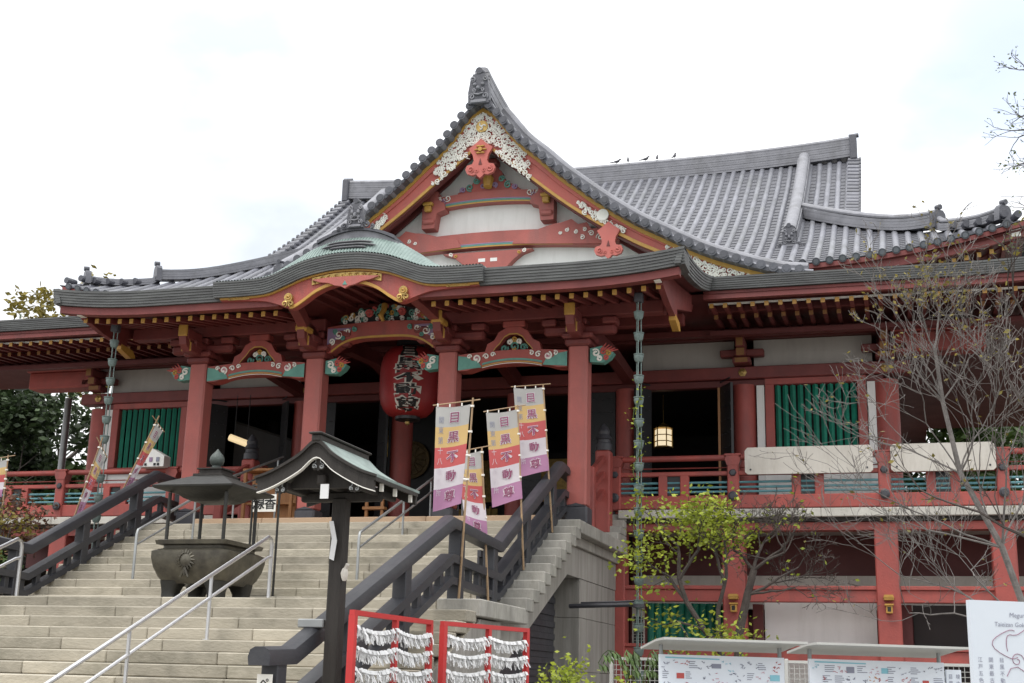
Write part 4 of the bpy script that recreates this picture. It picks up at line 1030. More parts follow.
fu=MB(); fu.X=Matrix.Translation((0,0,-.17)); fu.prism([(-.75,12.48),(-.6,12.6),(-.4,12.68),(-.28,12.95),(-.14,13.1),(.14,13.1),(.28,12.95),(.4,12.68),(.6,12.6),(.75,12.48)],YG-.2,YG,0)
fu.box(-.2,.2,YG-.3,YG,13.1,13.25,0,.03)
fu.tube([(0,YG-.3,12.55),(0,YG-.26,12.75),(0,YG-.24,12.9)],[.1,.13,.05],8,3)
for (x,z,r,m) in ((-.45,12.6,.09,1),(.45,12.6,.09,1),(-.62,12.55,.07,2),(.62,12.55,.07,2),(-.3,12.75,.08,1),(.3,12.75,.08,1),(-.14,12.62,.07,2),(.14,12.62,.07,2)): fu.scroll(x,z,YG-.22,r,1.4,1 if x<0 else -1,x*8,.02,m)
fu.build('gable_strut_carving',[red,teal,purple,gold],gwo)

# ================================================================== VERANDA RAILINGS
def balustrade(x0,x1,label,posts):
    t=thing('veranda_railing',label,'railing',((x0+x1)/2,23.75,4.67),'vermilion railings along the veranda edge')
    m=MB(); m.tube([(x0,23.75,5.62),(x1,23.75,5.62)],.055,12); m.build('top_rail',red,t)
    m=MB(); m.box(x0,x1,23.70,23.80,5.29,5.37,0,.012); m.build('middle_rail',red,t)
    m=MB(); m.box(x0,x1,23.68,23.82,4.69,4.93,0,.015); m.build('base_rail',red,t)
    m=MB()
    for z in (5.0,5.08,5.17): m.tube([(x0,23.75,z),(x1,23.75,z)],.022,8)
    m.build('teal_bar',tealbar,t,35,True)
    m=MB(); m.tube([(x0,23.95,5.47),(x1,23.95,5.47)],.012,6); m.build('thin_inner_rail',red,t)
    pm=MB(); pm.box(-.105,.105,-.1,.1,.0,.82,0,.02); pm.prism([(-.105,.8),(-.14,.9),(-.11,.97),(.11,.97),(.14,.9),(.105,.8)],-.11,.11,0); pm.box(-.15,.15,-.12,.12,.97,1.01,0,.01)
    mm=MB(); mm.lathe([(.085,0),(.085,.03),(.055,.045),(.05,.06),(.0,.062)],(0,0,0),18)
    mn=MB(); mn.lathe([(.07,0),(.05,.03),(0,.035)],(0,0,0),6)
    p0=None
    for x in posts:
        if p0 is None:
            p0=pm.build('post',red); attach(p0,t,(x,23.75,4.67)); d0=mm.build('post_medallion',dkmetal); attach(d0,p0,(x,23.63,4.9)); d0.rotation_euler=(R(90),0,0); n0=mn.build('post_nail_cover',dkmetal); attach(n0,p0,(x,23.64,5.33)); n0.rotation_euler=(R(90),0,0)
        else:
            p=inst(p0,t,(x,23.75,4.67)); inst(d0,p,(x,23.63,4.9),(R(90),0,0)); inst(n0,p,(x,23.64,5.33),(R(90),0,0))
    xs=sorted(posts); sm=MB()
    for a,c in zip(xs,xs[1:]):
        mdl=(a+c)/2
        for q_ in (-.2,.2): sm.box(mdl+q_-.08,mdl+q_+.08,23.69,23.81,4.92,5.30,0,.01)
        sm.box(mdl-.12,mdl+.12,23.74,23.76,4.92,5.3,1)
    sm.build('short_strut',[red,blackd],t,35,True)
    return t
balustrade(3.55,12.6,'red veranda railing right of the stairs, with two pale boards on it',(3.55,5.72,8.35,10.3,12.5))
balustrade(-10.6,-3.75,'red veranda railing left of the stairs, behind the leafy shrubs',(-10.5,-8.35,-5.72,-3.8))
# pale boards standing on the right railing
for x0,x1,lab in ((5.95,8.17,'long pale board fixed on the red railing below the right green slatted window'),(8.47,10.2,'long pale board fixed on the red railing behind the bare tree')):
    b=MB(); b.prism([(x0+.05,5.275),(x1-.05,5.275),(x1,5.32),(x1,5.70),(x1-.05,5.76),(x0+.05,5.76),(x0,5.70),(x0,5.32)],23.55,23.59,0)
    for x in (x0+.1,x1-.1): b.tube([(x,23.54,5.36),(x,23.552,5.36)],.018,8,1)
    tag(b.build('pale_board',[stonew,dkmetal]),lab,'board','pale boards on the railing')
# little white house-shaped offering box on the left rail
t=thing('paper_house','small white house-shaped box with coloured windows on the left railing','box',(-6.1,23.5,5.68))
b=MB(); b.prism([(-6.36,5.66),(-5.8,5.66),(-5.8,5.88),(-6.1,6.04),(-6.38,5.88)],23.45,23.7,0); b.build('house_body',white,t)
for x,m in ((-6.26,ink_s),(-6.1,purple),(-5.94,ink_s)):
    b=MB(); b.box(x-.035,x+.035,23.435,23.449,5.76,5.85); b.build('window',m,t)
b=MB()
for x in (-6.29,-6.21,-6.0,-5.92): b.box(x-.03,x+.02,23.437,23.449,5.68,5.73)
b.build('house_lettering',inkm,t,35,True)
# inner stair newels with dark caps and the red sloping side rails
for x,lab in ((3.42,'red newel post with dark onion cap at the right end of the inner steps'),(-3.75,'red newel post with dark onion cap at the left end of the inner steps')):
    t=thing('capped_newel',lab,'post',(x,23.3,4.6),'newels with onion caps')
    b=MB(); b.box(x-.14,x+.14,23.16,23.44,4.2,5.72,0,.03); b.build('post',red,t)
    b=MB(); b.lathe([(.15,0),(.15,.12),(.12,.14),(.12,.2),(.15,.22),(.13,.26),(.10,.3),(.11,.36),(.07,.44),(.02,.5),(0,.52)],(x,23.3,5.72),16); b.build('onion_cap',dkmetal,t)
    b=MB()
    for dz in (0,.3,.62): b.bar((x,23.25,5.6-dz),(x,22.2,5.12-dz),.09,.10)
    b.box(x-.09,x+.09,22.1,22.28,4.1,5.25,0,.02)
    b.lathe([(.06,0),(.06,.02),(.03,.03)],(0,0,0),8,1) if False else None
    b.build('sloping_rail',red,t)

# ================================================================== STAIR BALUSTRADES
def stair_rail(x,label):
    t=thing('stair_balustrade',label,'balustrade',(x,12,0),'slate-painted balustrades beside the stone stairs')
    top=[(10.25,1.74),(10.78,1.76),(14.95,3.42),(16.95,3.33),(20.3,4.95),(21.35,4.88)]
    prof=[(-.095,-.07),(.095,-.07),(.105,.0),(.085,.06),(.04,.085),(-.04,.085),(-.085,.06),(-.105,0)]
    b=MB(); b.sweep([(x,y,z) for y,z in top],[(-a,c) for a,c in prof],0,(1,0,0)); b.build('top_rail',bluewood,t)
    mid=[(10.9,1.36),(14.97,3.0),(16.95,2.92),(20.4,4.55),(21.3,4.5)]
    b=MB(); b.sweep([(x,y,z) for y,z in mid],[(.085,-.05),(-.085,-.05),(-.085,.05),(.085,.05)],0,(1,0,0)); b.build('middle_rail',bluewood,t)
    low=[(11.2,1.20),(14.99,2.74),(16.95,2.67),(20.5,4.30),(21.3,4.26)]
    b=MB(); b.sweep([(x,y,z) for y,z in low],[(.07,-.045),(-.07,-.045),(-.07,.045),(.07,.045)],0,(1,0,0)); b.build('lower_rail',bluewood,t)
    for y in (10.55,12.0,13.5,15.3,16.7,18.3,19.75,21.2):
        zt=interp(top,y)-.05
        zb=2.52-(.14/.36)*(15-y)-.1 if y<15 else (2.5 if y<17 else min(4.05,2.52+.467*(y-17)))
        b=MB(); b.box(x-.08,x+.08,y-.09,y+.09,zb,zt,0,.012); b.build('post',bluewood,t)
    b=MB()
    for y in frange(11.4,20.9,26):
        b.box(x-.04,x+.04,y-.05,y+.05,interp(low,y),interp(mid,y)-.02,0,.008)
    b.build('short_strut',bluewood,t,35,True)
    return t
stair_rail(3.35,'dark slate wooden balustrade down the right edge of the stone stairs, flags tied to it')
stair_rail(-4.0,'dark slate wooden balustrade up the left edge of the stone stairs')

# ================================================================== STEEL HANDRAILS
def handrail(label,x,pts,posts,drop=.26,r=.024,zb=None):
    t=thing('steel_handrail',label,'handrail',(x,pts[0][0],posts[0][1]),'stainless handrails on the stairs')
    (y0,z0),(y1,z1)=pts[0],pts[-1]
    yb,zb_=posts[-1]
    b=MB(); P=[(x,y,z) for y,z in pts]
    b.tube(P+[(x,pts[-1][0]+.07,pts[-1][1]-.02),(x,pts[-1][0]+.1,pts[-1][1]-.09),(x,pts[-1][0]+.1,posts[-1][1])] ,r,10); b.build('upper_rail',steel,t)
    b=MB(); b.tube([(x,y,z-drop) for y,z in pts]+[(x,pts[-1][0]+.1,pts[-1][1]-drop+.02)],r*.85,8); b.build('lower_rail',steel,t)
    for y,zz in posts[:-1]:
        b=MB(); b.tube([(x,y,zz),(x,y,interp(pts,y)-.01)],r*.85,8); b.lathe([(.05,0),(.05,.012)],(x,y,zz),12); b.build('post',steel,t)
    return t
handrail('long steel handrail down the middle of the lower flight, ending by the bronze burner',.9,[(8.7,.55),(15.12,3.28)],[(9.0,0.0),(10.6,.7),(12.15,1.4),(13.75,1.96),(15.22,2.52)])
handrail('steel handrail at the far left edge of the lower flight',-2.68,[(8.7,.55),(14.95,3.26)],[(9.0,0.),(11.,.84),(13.0,1.68),(15.05,2.52)])
def handrail_up(label,x,pts,posts):
    t=thing('steel_handrail',label,'handrail',(x,pts[0][0],2.8),'stainless handrails on the stairs')
    r=.022; y0,z0=pts[0]
    b=MB(); b.tube([(x,y0-.1,posts[0][1]),(x,y0-.1,z0-.1),(x,y0-.07,z0-.03)]+[(x,y,z) for y,z in pts],r,10); b.build('upper_rail',galv,t)
    b=MB(); b.tube([(x,y0-.1,z0-.26)]+[(x,y,z-.22) for y,z in pts],r*.8,8); b.build('lower_rail',galv,t)
    for y,zz in posts[1:]:
        b=MB(); b.tube([(x,y,zz),(x,y,interp(pts,y))],r*.85,8); b.build('post',galv,t)
handrail_up('grey steel handrail up the left half of the upper flight, behind the burner roof',-2.6,[(17.75,3.72),(20.45,4.92),(22.4,5.6)],[(17.7,2.8),(19.3,3.58),(20.6,4.06),(22.2,4.2)])
handrail_up('grey steel handrail up the right half of the upper flight, behind the little roofed post',.95,[(18.0,3.68),(20.9,4.88),(22.6,5.6)],[(17.95,2.94),(19.65,3.78),(20.9,4.19),(22.6,4.2)])

# ================================================================== INCENSE BURNER
bu=thing('incense_burner','big square bronze incense burner with four legs and a small roof, on the stair landing','incense burner',(0,15.85,2.52))
BXc,BYc=-.13,16.0
def rsq(h,c,n=4):   # rounded square outline
    P=[]
    for qx,qy,a0 in ((1,-1,-90),(1,1,0),(-1,1,90),(-1,-1,180)):
        for k in range(n+1): a=R(a0+90*k/n); P.append((qx*(h-c)+c*math.cos(a),qy*(h-c)+c*math.sin(a)))
    return P
def sqloft(mb,prof,m=0,c=(0,0)):
    rings=[[(c[0]+x,c[1]+y,z) for x,y in rsq(h,cc)] for h,cc,z in prof]; n=len(rings[0]); vs=[v for r in rings for v in r]; fs=[]
    for i in range(len(rings)-1):
        for k in range(n): fs.append((i*n+k,i*n+(k+1)%n,(i+1)*n+(k+1)%n,(i+1)*n+k))
    fs.append(tuple(range(n))[::-1]); fs.append(tuple(range((len(rings)-1)*n,len(rings)*n))); mb.add(vs,fs,m)
b=MB(); sqloft(b,[(.52,.12,2.76),(.6,.14,2.86),(.66,.14,3.0),(.685,.12,3.14),(.68,.1,3.24),(.60,.1,3.275),(.55,.1,3.29),(.55,.1,3.33),(.63,.08,3.345),(.64,.06,3.40),(.60,.06,3.415)],0,(BXc,BYc)); b.build('bowl',bronze,bu)
b=MB(); cx_,cy_=BXc-.0,BYc-.70
b.lathe([(0,0),(.10,0),(.10,.012),(.07,.02),(.05,.03),(0,.035)],(0,0,0),20)
for k in range(16): a=k*math.pi/8; b.tube([(.1*math.cos(a),.1*math.sin(a),.01),(.16*math.cos(a),.16*math.sin(a),.006)],[.024,.008],5)
b.tube([(0,-.12,.01),(-.07,-.26,.01)],[.03,.02],5); b.tube([(0,-.12,.01),(.07,-.26,.01)],[.03,.02],5); b.tube([(0,-.12,.01),(0,-.24,.01)],[.03,.015],5)
o=b.build('crest',bronze,bu); o.rotation_euler=(R(90),0,0); attach(o,bu,(BXc-.02,BYc-.672,3.10))
for sx in (-1,1):
    for sy in (-1,1):
        b=MB(); 
        rings=[]
        for z,o_,r_ in ((0,.39,.14),(.05,.40,.125),(.12,.40,.125),(.2,.39,.15),(.28,.37,.19),(.36,.34,.24)): rings.append([(BXc+sx*o_+x,BYc+sy*o_+y,2.522+z) for x,y in rsq(r_,r_*.6)])
        n=len(rings[0]); b.add([v for r in rings for v in r],[(i*n+k,i*n+(k+1)%n,(i+1)*n+(k+1)%n,(i+1)*n+k) for i in range(4) for k in range(n)]+[tuple(range(n))[::-1],tuple(range(4*n,5*n))]); b.build('leg',bronzed,bu)
        b=MB(); b.tube([(BXc+sx*.5,BYc+sy*.5,3.40),(BXc+sx*.5,BYc+sy*.5,4.14)],.03,8); b.build('roof_post',bronzed,bu)
b=MB(); b.box(BXc-.52,BXc+.52,BYc-.05,BYc+.05,2.9,2.95)
rf_=MB(); sqloft(rf_,[(.26,.02,4.04),(.36,.02,4.08),(.42,.02,4.13),(.69,.03,4.19),(.715,.02,4.21),(.72,.02,4.235),(.54,.02,4.32),(.36,.02,4.395),(.26,.02,4.44)],0,(BXc,BYc)); sqloft(rf_,[(.27,.02,4.44),(.27,.02,4.47),(.2,.02,4.475),(.2,.02,4.54),(.23,.02,4.545),(.23,.02,4.565)],1,(BXc,BYc)); rf_.build('canopy',[bronzed,oldwood],bu)
b=MB(); b.lathe([(.13,0),(.13,.03),(.085,.05),(.08,.07),(.12,.10),(.142,.16),(.135,.22),(.10,.27),(.05,.32),(.018,.36),(0,.38)],(BXc,BYc,4.565),20); [b.v.__setitem__(i,(BXc+(v[0]-BXc)*.85,BYc+(v[1]-BYc)*.85,4.565+(v[2]-4.565)*.88)) for i,v in enumerate(b.v)]; b.build('finial',verdd,bu); bu.scale=(.84,.86,.87); bu.location=(-.29,15.85,2.52)

# ================================================================== SMALL ROOFED POST
px,py=3.58,11.25
wp=thing('roofed_notice_post','dark wooden post with a little gabled copper roof, standing by the right balustrade','roofed post',(px,py,0))
b=MB(); b.box(px-.068,px+.068,py-.068,py+.068,0,3.2,0,.012); b.build('post',oldwood,wp)
b=MB(); b.box(px-.40,px+.40,py-.045,py+.045,3.17,3.26,0,.015); b.box(px-.045,px+.045,py-.5,py+.42,3.26,3.36,0,.015); b.box(px-.38,px-.32,py-.5,py+.42,3.22,3.29,0,.01); b.box(px+.32,px+.38,py-.5,py+.42,3.22,3.29,0,.01)
b.prism([(px-.38,3.24),(px+.38,3.24),(px+.05,3.56),(px-.05,3.56)],py-.42,py-.36,0); b.build('roof_frame',oldwood,wp)
rc=[(-.585,0),(-.455,.04),(-.315,.105),(-.16,.195),(0,.315),(.16,.195),(.315,.105),(.455,.04),(.585,0)]
zr=lambda x:3.305+smoothint(rc,x)
r_=MB(); xs=frange(-.585,.585,32)
r_.strip([(px+x,zr(x)) for x in xs],[(px+x,zr(x)-.035) for x in xs],py-.61,py+.45,1)
for a,c in ((-.585,-.4),(-.4,-.2),(-.2,0),(0,.2),(.2,.4),(.4,.585)):
    xs4=frange(a,c,6); k=.02; r_.strip([(px+x,zr(x)+.024+.016*(1-abs(x)/.62)) for x in xs4],[(px+x,zr(x)+.001) for x in xs4],py-.60,py+.49,0); r_.strip([(px+x,zr(x)+.02+.016*(1-abs(x)/.62)) for x in xs4],[(px+x,zr(x)+.001) for x in xs4],py-.64,py-.601,1)
r_.build('copper_roof',[patina2,oldwood],wp)
b=MB(); xs=frange(-.565,.565,32); b.strip([(px+x,zr(x)-.036) for x in xs],[(px+x,zr(x)-.125) for x in xs],py-.61,py-.57,0); b.strip([(px+x,zr(x)-.125) for x in xs],[(px+x,zr(x)-.134) for x in xs],py-.615,py-.565,1); b.build('bargeboard',[oldwood,wpaint],wp); b=MB()
b.strip([(px+x,zr(x)-.036) for x in xs],[(px+x,zr(x)-.12) for x in xs],py+.44,py+.48,0); b.build('bargeboard',[oldwood,wpaint],wp)
b=MB(); b.box(px-.045,px+.045,py-.65,py+.5,3.63,3.695,0,.012); b.box(px-.065,px+.065,py-.67,py+.52,3.695,3.715,0,.008); b.build('ridge_cap',oldwood,wp)
for x,z,s in ((0,3.44,.22),(-.36,3.23,.18),(.36,3.23,.18)):
    b=MB(); hs=[(0,.4),(.15,.4),(.13,.2),(.1,.05),(.25,-.02),(.3,-.14),(.2,-.26),(.06,-.24),(0,-.3)]; P=[(px+x+a*s,z+c*s) for a,c in hs]+[(px+x-a*s,z+c*s) for a,c in hs[::-1][1:-1]]
    b.prism(P[::-1],py-.56,py-.53,0)
    for sg in (-1,1): b.scroll(px+x+sg*.16*s,z-.12*s,py-.57,.1*s,1.1,sg,0,.035*s,1); b.tube([(px+x+sg*.13*s,py-.565,z+.38*s),(px+x+sg*.1*s,py-.565,z+.05*s),(px+x+sg*.25*s,py-.565,z-.04*s)],.02*s,5,1)
    b.build('pendant_ornament',[oldwood,galv],wp)
b=MB()
for y in (py-.35,py-.02,py+.38): b.box(px+.52,px+.55,y-.015,y+.015,3.21,3.28,0)
b.build('white_rafter_tip',wpaint,wp,35,True)
b=MB(); b.box(px+.02,px+.1,py-.53,py-.52,3.13,3.26); tag(b.build('paper_slip',paper),'small blank white paper slip hung under the little post roof','paper')
b=MB(); b.add([(px-.07,py-.10,2.98),(px-.02,py-.12,2.98),(px+.03,py-.13,2.8),(px+.0,py-.11,2.62),(px-.05,py-.1,2.64),(px-.03,py-.11,2.82)],[(0,1,2,5),(5,2,3,4)]); b.add([(px-.07,py-.09,2.98),(px-.02,py-.11,2.98),(px+.03,py-.12,2.8),(px+.0,py-.10,2.62),(px-.05,py-.09,2.64),(px-.03,py-.10,2.82)],[(1,0,5,2),(2,5,4,3)]); tag(b.build('paper_streamer',paper),'twisted white paper strip hanging on the dark roofed post','paper strip')
b=MB(); b.box(px-.35,px-.09,py-.05,py+.05,2.02,2.1,0,.01); b.build('side_arm',galv,wp)
b=MB(); b.lathe([(.015,0),(.03,.03),(.038,.07),(.025,.11),(.0,.13)],(px+.09,py-.05,2.44),8,0,(1,1)); b.tube([(px+.08,py-.03,2.53),(px+.12,py-.06,2.59)],.02,6); tag(b.build('cloth_bundle',stonew),'little beige cloth bundle tied to the dark roofed post','bundle')
# incense sign and pet sign
def plate(name,label,cat,c,wd,ht,rz,lines,size,vertical=False,bold=.01,face=None,ink=None,dy=None):
    t=thing(name,label,cat,c); b=MB(); b.box(-wd/2,wd/2,0,.012,-ht/2,ht/2); o=b.build('plate',face or wpaint); o.parent=t
    l=MB(); n=len(lines)
    for i,s in enumerate(lines): letter(l,s,size,lambda u,v:(u,-.003,v),0,bold,(i-(n-1)/2)*wd/n*(-1 if False else 1),0)
    o=l.build('lettering',ink or inkm,None,0); o.parent=t; t.rotation_euler=(0,0,rz); return t
plate('hanging_sign','small white sign reading two incense characters, beside the burner','sign',(-.25,17.18,4.0),.36,.25,0,['線','香'],.19,bold=.02)
t=thing('sign_stand','thin dark stand that carries the white incense sign','sign stand',(-.25,17.22,2.66)); 
b=MB(); b.tube([(-.46,17.22,2.66),(-.46,17.22,4.28)],.018,8); b.tube([(-.04,17.22,2.66),(-.04,17.22,4.28)],.018,8); b.tube([(-.48,17.22,4.26),(-.02,17.22,4.26)],.014,8); b.build('stand_frame',bronzed,t); b=MB(); b.box(-.5,0,17.18,17.26,2.66,2.68); b.build('foot',bronzed,t)
t=thing('pet_notice','small white vertical notice with katakana at the foot of the right balustrade','notice',(3.4,10.36,1.5)); 
b=MB(); b.box(3.28,3.42,10.38,10.39,1.2,1.6); b.build('plate',wpaint,t); l=MB()
for i,ch in enumerate('ペット'): letter(l,ch,.1,lambda u,v:(3.35+u,10.376,1.53+v),0,.01,0,-.11*i)
l.build('lettering',inkm,t,0); b=MB(); b.tube([(3.35,10.4,0),(3.35,10.4,1.3)],.012,6); b.build('stake',galv,t)

# ================================================================== FORTUNE-PAPER RACKS
def rack(label,p0,ang,Ln,zt=2.13,seed=0):
    t=thing('fortune_paper_rack',label,'rack',(p0[0],p0[1],0),'red racks of tied fortune papers')
    d=Vector((math.sin(ang),math.cos(ang),0)); pn=Vector((d.y,-d.x,0)); p0=Vector((p0[0],p0[1],0)); q=random.Random(seed)
    for s,wd in ((0,.06),(Ln*.52,.05),(Ln,.055)):
        b=MB(); a=p0+d*s; b.bar(tuple(a),tuple(a+Vector((0,0,zt))),wd,wd,0,tuple(d)); b.build('post',rackred,t)
    b=MB(); a=p0-d*.03; c=p0+d*(Ln+.03); b.bar((a.x,a.y,zt+.02),(c.x,c.y,zt+.02),.05,.045); b.build('top_bar',rackred,t)
    for r in range(7):
        z=zt-.095-.175*r; sag=.045
        w_=MB(); w_.tube([tuple(p0+d*Ln*k/10+Vector((0,0,z-sag*(1-((k%5)/2.5-1)**2)))) for k in range(11)],.004,4); w_.build('wire',dkmetal,t)
        b=MB()
        for k in range(int(Ln*190)):
            s=q.uniform(.04,Ln-.02); zz=z-sag*(1-((s/Ln*10%5)/2.5-1)**2)
            c=p0+d*s+pn*q.uniform(-.02,.03)+Vector((0,0,zz)); ax=(d*q.uniform(.6,1)+pn*q.uniform(-.6,.6)).normalized(); le=q.uniform(.05,.12); wd=q.uniform(.011,.02); dn=(Vector((0,0,-1))+d*q.uniform(-.5,.5)+pn*q.uniform(-.1,.5)).normalized()
            b.tint=q.random(); tw=pn*q.uniform(-.02,.02)
            b.add([c-ax*wd*.5,c+ax*wd*.5,c+ax*wd*.5+dn*le*.5+tw,c-ax*wd*.5+dn*le*.5+tw,c+ax*wd*.45+dn*le,c-ax*wd*.45+dn*le],[(0,1,2,3),(3,2,4,5)])
            if k%3==0: b.add([c-d*.022+pn*.012+Vector((0,0,.02)),c+d*.022+pn*.012+Vector((0,0,.022)),c+d*.024+pn*.03-Vector((0,0,.012)),c-d*.024+pn*.03-Vector((0,0,.014))],[(0,1,2,3)])
        o=b.build('tied_paper_row',paper,t,0)
    return t
rack('red rack hung with rows of white fortune papers, next to the dark roofed post',(3.95,10.8),R(2),1.80,2.12,1)
rack('red rack hung with rows of white fortune papers, nearer the shuttered wall',(4.02,13.0),R(16),1.62,2.13,2)

# ================================================================== BANNERS
CH='目黒不動尊'
def flag(label,top,bot,A,B,Cc,D,seed,rod=.12):
    """pole from bot to top; cloth corners A (outer top), B (pole top), Cc (outer bottom), D (pole bottom)"""
    t=thing('banner',label,'banner',bot,'temple banners tied to the balustrades'); q=random.Random(seed)
    top,bot,A,B,Cc,D=[Vector(v) for v in (top,bot,A,B,Cc,D)]
    b=MB(); ax=(top-bot); b.tube([tuple(bot+ax*k/9) for k in range(10)],[.016-.004*k/9 for k in range(10)],7); b.build('pole',bamboo,t)
    b=MB(); dx=(B-A).normalized(); b.tube([tuple(A-dx*.04+Vector((0,0,.02))),tuple(B+dx*rod+Vector((0,0,.05)))],.008,6); b.build('cross_bar',bamboo,t)
    nrm=(B-A).cross(D-B).normalized()
    if nrm.y>0: nrm=-nrm
    ph=q.uniform(0,6)
    def S(u,v,off=0.):
        p=(A*(1-u)+B*u)*(1-v)+(Cc*(1-u)+D*u)*v
        return p+nrm*(.035*math.sin(ph+u*5+v*2.5)*(.3+v)*(1-u*.6)+.02*math.sin(ph*2+v*9+u*2)*v+off)+Vector((0,0,-.02*math.sin(u*math.pi)*(1-v)))
    b=MB(); nu,nv=10,40; bands=[.19,.39,.60,.80,1.01]
    P=[[S(i/nu,j/nv) for i in range(nu+1)] for j in range(nv+1)]; base=[v for r in P for v in r]
    for j in range(nv):
        m=next(k for k,c in enumerate(bands) if (j+.5)/nv<c)
        b.add([*P[j],*P[j+1]],[(i,i+1,nu+2+i,nu+1+i) for i in range(nu)],m)
    b.build('cloth',[fl_g,fl_y,fl_r,fl_w,fl_p],t)
    w_=(B-A).length; h_=(Cc-A).length
    l=MB()
    for k,ch in enumerate(CH):
        for bold,m,off in ((.055,1,.006),(.01,0,.010)):
            letter(l,ch,1.,lambda u,v,k=k,off=off:S(.56+u*.36,.105+.195*k-v*.118,off),m if (k in(0,1,2) or m==0) else 2,bold)
    for k,ch in enumerate('関東第十八番札所'):
        letter(l,ch,1.,lambda u,v,k=k:S(.17+u*.17,.13+.1*k-v*.075,.006),3 if k<3 else 2,0.)
    l.build('lettering',[ink_m,fl_w,fl_w,ink_s],t,0)
    b=MB()
    for v in (.02,.28,.52,.76): p=S(1,v); e=bot+ax*max(0,min(1,(p.z-bot.z)/ax.z)); b.tube([tuple(p+nrm*.01),tuple(e)],.012,5); b.tube([tuple(e+Vector((0,0,-.012))),tuple(e+Vector((0,0,.012)))],.024,6)
    for u in (.05,.4,.75): p=S(u,0); b.tube([tuple(p),tuple(p+Vector((0,0,.04)))],.01,5)
    b.build('white_loop',wpaint,t,35,True)
    b=MB()
    return t
def pl(x,y,z): return (x,y,z)
flag('multicoloured temple banner nearest the landing corner post, hanging full length',(3.53,15.2,5.0),(3.43,15.2,2.5),(3.10,15.05,4.87),(3.5,15.2,4.92),(3.13,15.0,3.56),(3.42,15.2,3.68),1)
flag('low multicoloured temple banner with its hem swung left over the landing rail',(3.31,16.3,4.58),(3.46,16.3,2.55),(3.02,16.15,4.47),(3.31,16.3,4.53),(3.19,16.1,3.45),(3.43,16.3,3.36),2)
flag('multicoloured temple banner halfway up the right balustrade, second in height',(3.34,17.85,5.46),(3.48,17.85,3.1),(2.91,17.7,5.33),(3.34,17.85,5.40),(3.06,17.65,3.96),(3.44,17.85,4.10),3)
flag('topmost multicoloured temple banner, in front of the right porch column',(3.28,19.45,6.13),(3.47,19.45,3.8),(2.84,19.3,6.05),(3.28,19.45,6.08),(2.99,19.25,4.64),(3.40,19.45,4.75),4)
flag('tilted banner blown edge-on over the left balustrade, beside the small white house box',(-3.74,19.8,5.92),(-4.42,19.8,4.4),(-3.70,19.9,5.66),(-3.78,19.8,5.78),(-4.26,19.9,4.66),(-4.34,19.8,4.62),5)
flag('tilted banner blown edge-on next to the left rain chain',(-4.42,19.2,5.45),(-4.84,19.2,4.0),(-4.38,19.3,5.12),(-4.46,19.2,5.30),(-4.74,19.3,4.16),(-4.80,19.2,4.12),6)
flag('pale banner at the far left end of the stairs, cut by the picture edge',(-5.50,18.2,5.0),(-5.48,18.2,3.0),(-5.93,18.1,4.87),(-5.50,18.2,4.93),(-5.90,18.05,4.3),(-5.52,18.2,4.3),7)

# ================================================================== LANTERNS
ln=thing('paper_lantern','huge red paper lantern with black temple lettering hanging in the porch','lantern',(0,22.1,6.2))
LC=Vector((0,22.1,6.88)); hh=.66; rr=.54
lp=[]
for k in range(29):
    t_=k/28; z=-hh+2*hh*t_; s=1-abs(2*t_-1)**3.2; lp.append((max(.2,.22+(rr-.22)*s**.5+(.006 if k%2 else 0)),z))
b=MB(); b.lathe(lp,LC,40); b.build('paper_body',lantred,ln)
b=MB(); b.lathe([(.24,hh-.01),(.26,hh),(.26,hh+.12),(.2,hh+.13)],LC,24); b.lathe([(.2,-hh-.06),(.23,-hh-.05),(.23,-hh+.02),(.2,-hh+.03)],LC,24); b.tube([LC+Vector((0,0,hh+.1)),LC+Vector((0,0,hh+.35))],.02,6); b.build('rim',blackd,ln,35,True)
b=MB(); b.lathe([(0,-.05),(.045,-.02),(.045,.02),(0,.05)],LC+Vector((0,0,-hh-.1)),10); b.build('tassel_knob',brass,ln)
def lsurf(u,v,off):
    a=R(-90+19)+u/rr; t_=(v+hh)/(2*hh); s=max(0,1-abs(2*t_-1)**3.2); r=.22+(rr-.22)*s**.5+off; return LC+Vector((r*math.cos(a),r*math.sin(a),v))
l=MB()
for k,ch in enumerate('目黒不動尊'):
    letter(l,ch,.30,lambda u,v,k=k:lsurf(u*1.55,.50-.25*k+v*.8,.012),1,.10); letter(l,ch,.30,lambda u,v,k=k:lsurf(u*1.55,.50-.25*k+v*.8,.020),0,.03)
l.build('lettering',[inkm,stonew],ln,0)
hl=thing('hanging_lamp','small lit hexagonal metal lamp glowing in the right doorway','lamp',(3.88,27,6.42))
b=MB(); b.lathe([(.2,0),(.2,.03),(.17,.04)],(3.88,27,6.40),6); b.lathe([(.17,0),(.22,.02),(.1,.1),(.03,.14)],(3.88,27,6.80),6)
for k in range(6): a=k*math.pi/3; b.tube([(3.88+.19*math.cos(a),27+.19*math.sin(a),6.41),(3.88+.19*math.cos(a),27+.19*math.sin(a),6.82)],.014,5)
for z in (6.53,6.66): b.lathe([(.192,0),(.192,.018)],(3.88,27,z),6)
b.tube([(3.88,27,6.94),(3.88,27,7.56)],.008,5); b.build('lamp_frame',brass,hl)
b=MB(); b.lathe([(.175,0),(.175,.36)],(3.88,27,6.43),6); b.build('lamp_panel',glow,hl,0)
t=thing('lit_shade','pale lit lamp shade slanting in the left doorway','lamp',(-4.6,24.3,6.2))
b=MB(); b.X=Matrix.Translation((-4.60,24.4,6.31))@Matrix.Rotation(R(20),4,'Y'); b.tube([(-.27,0,0),(.27,0,0)],.075,14); b.X=None; b.build('shade',glow2,t)
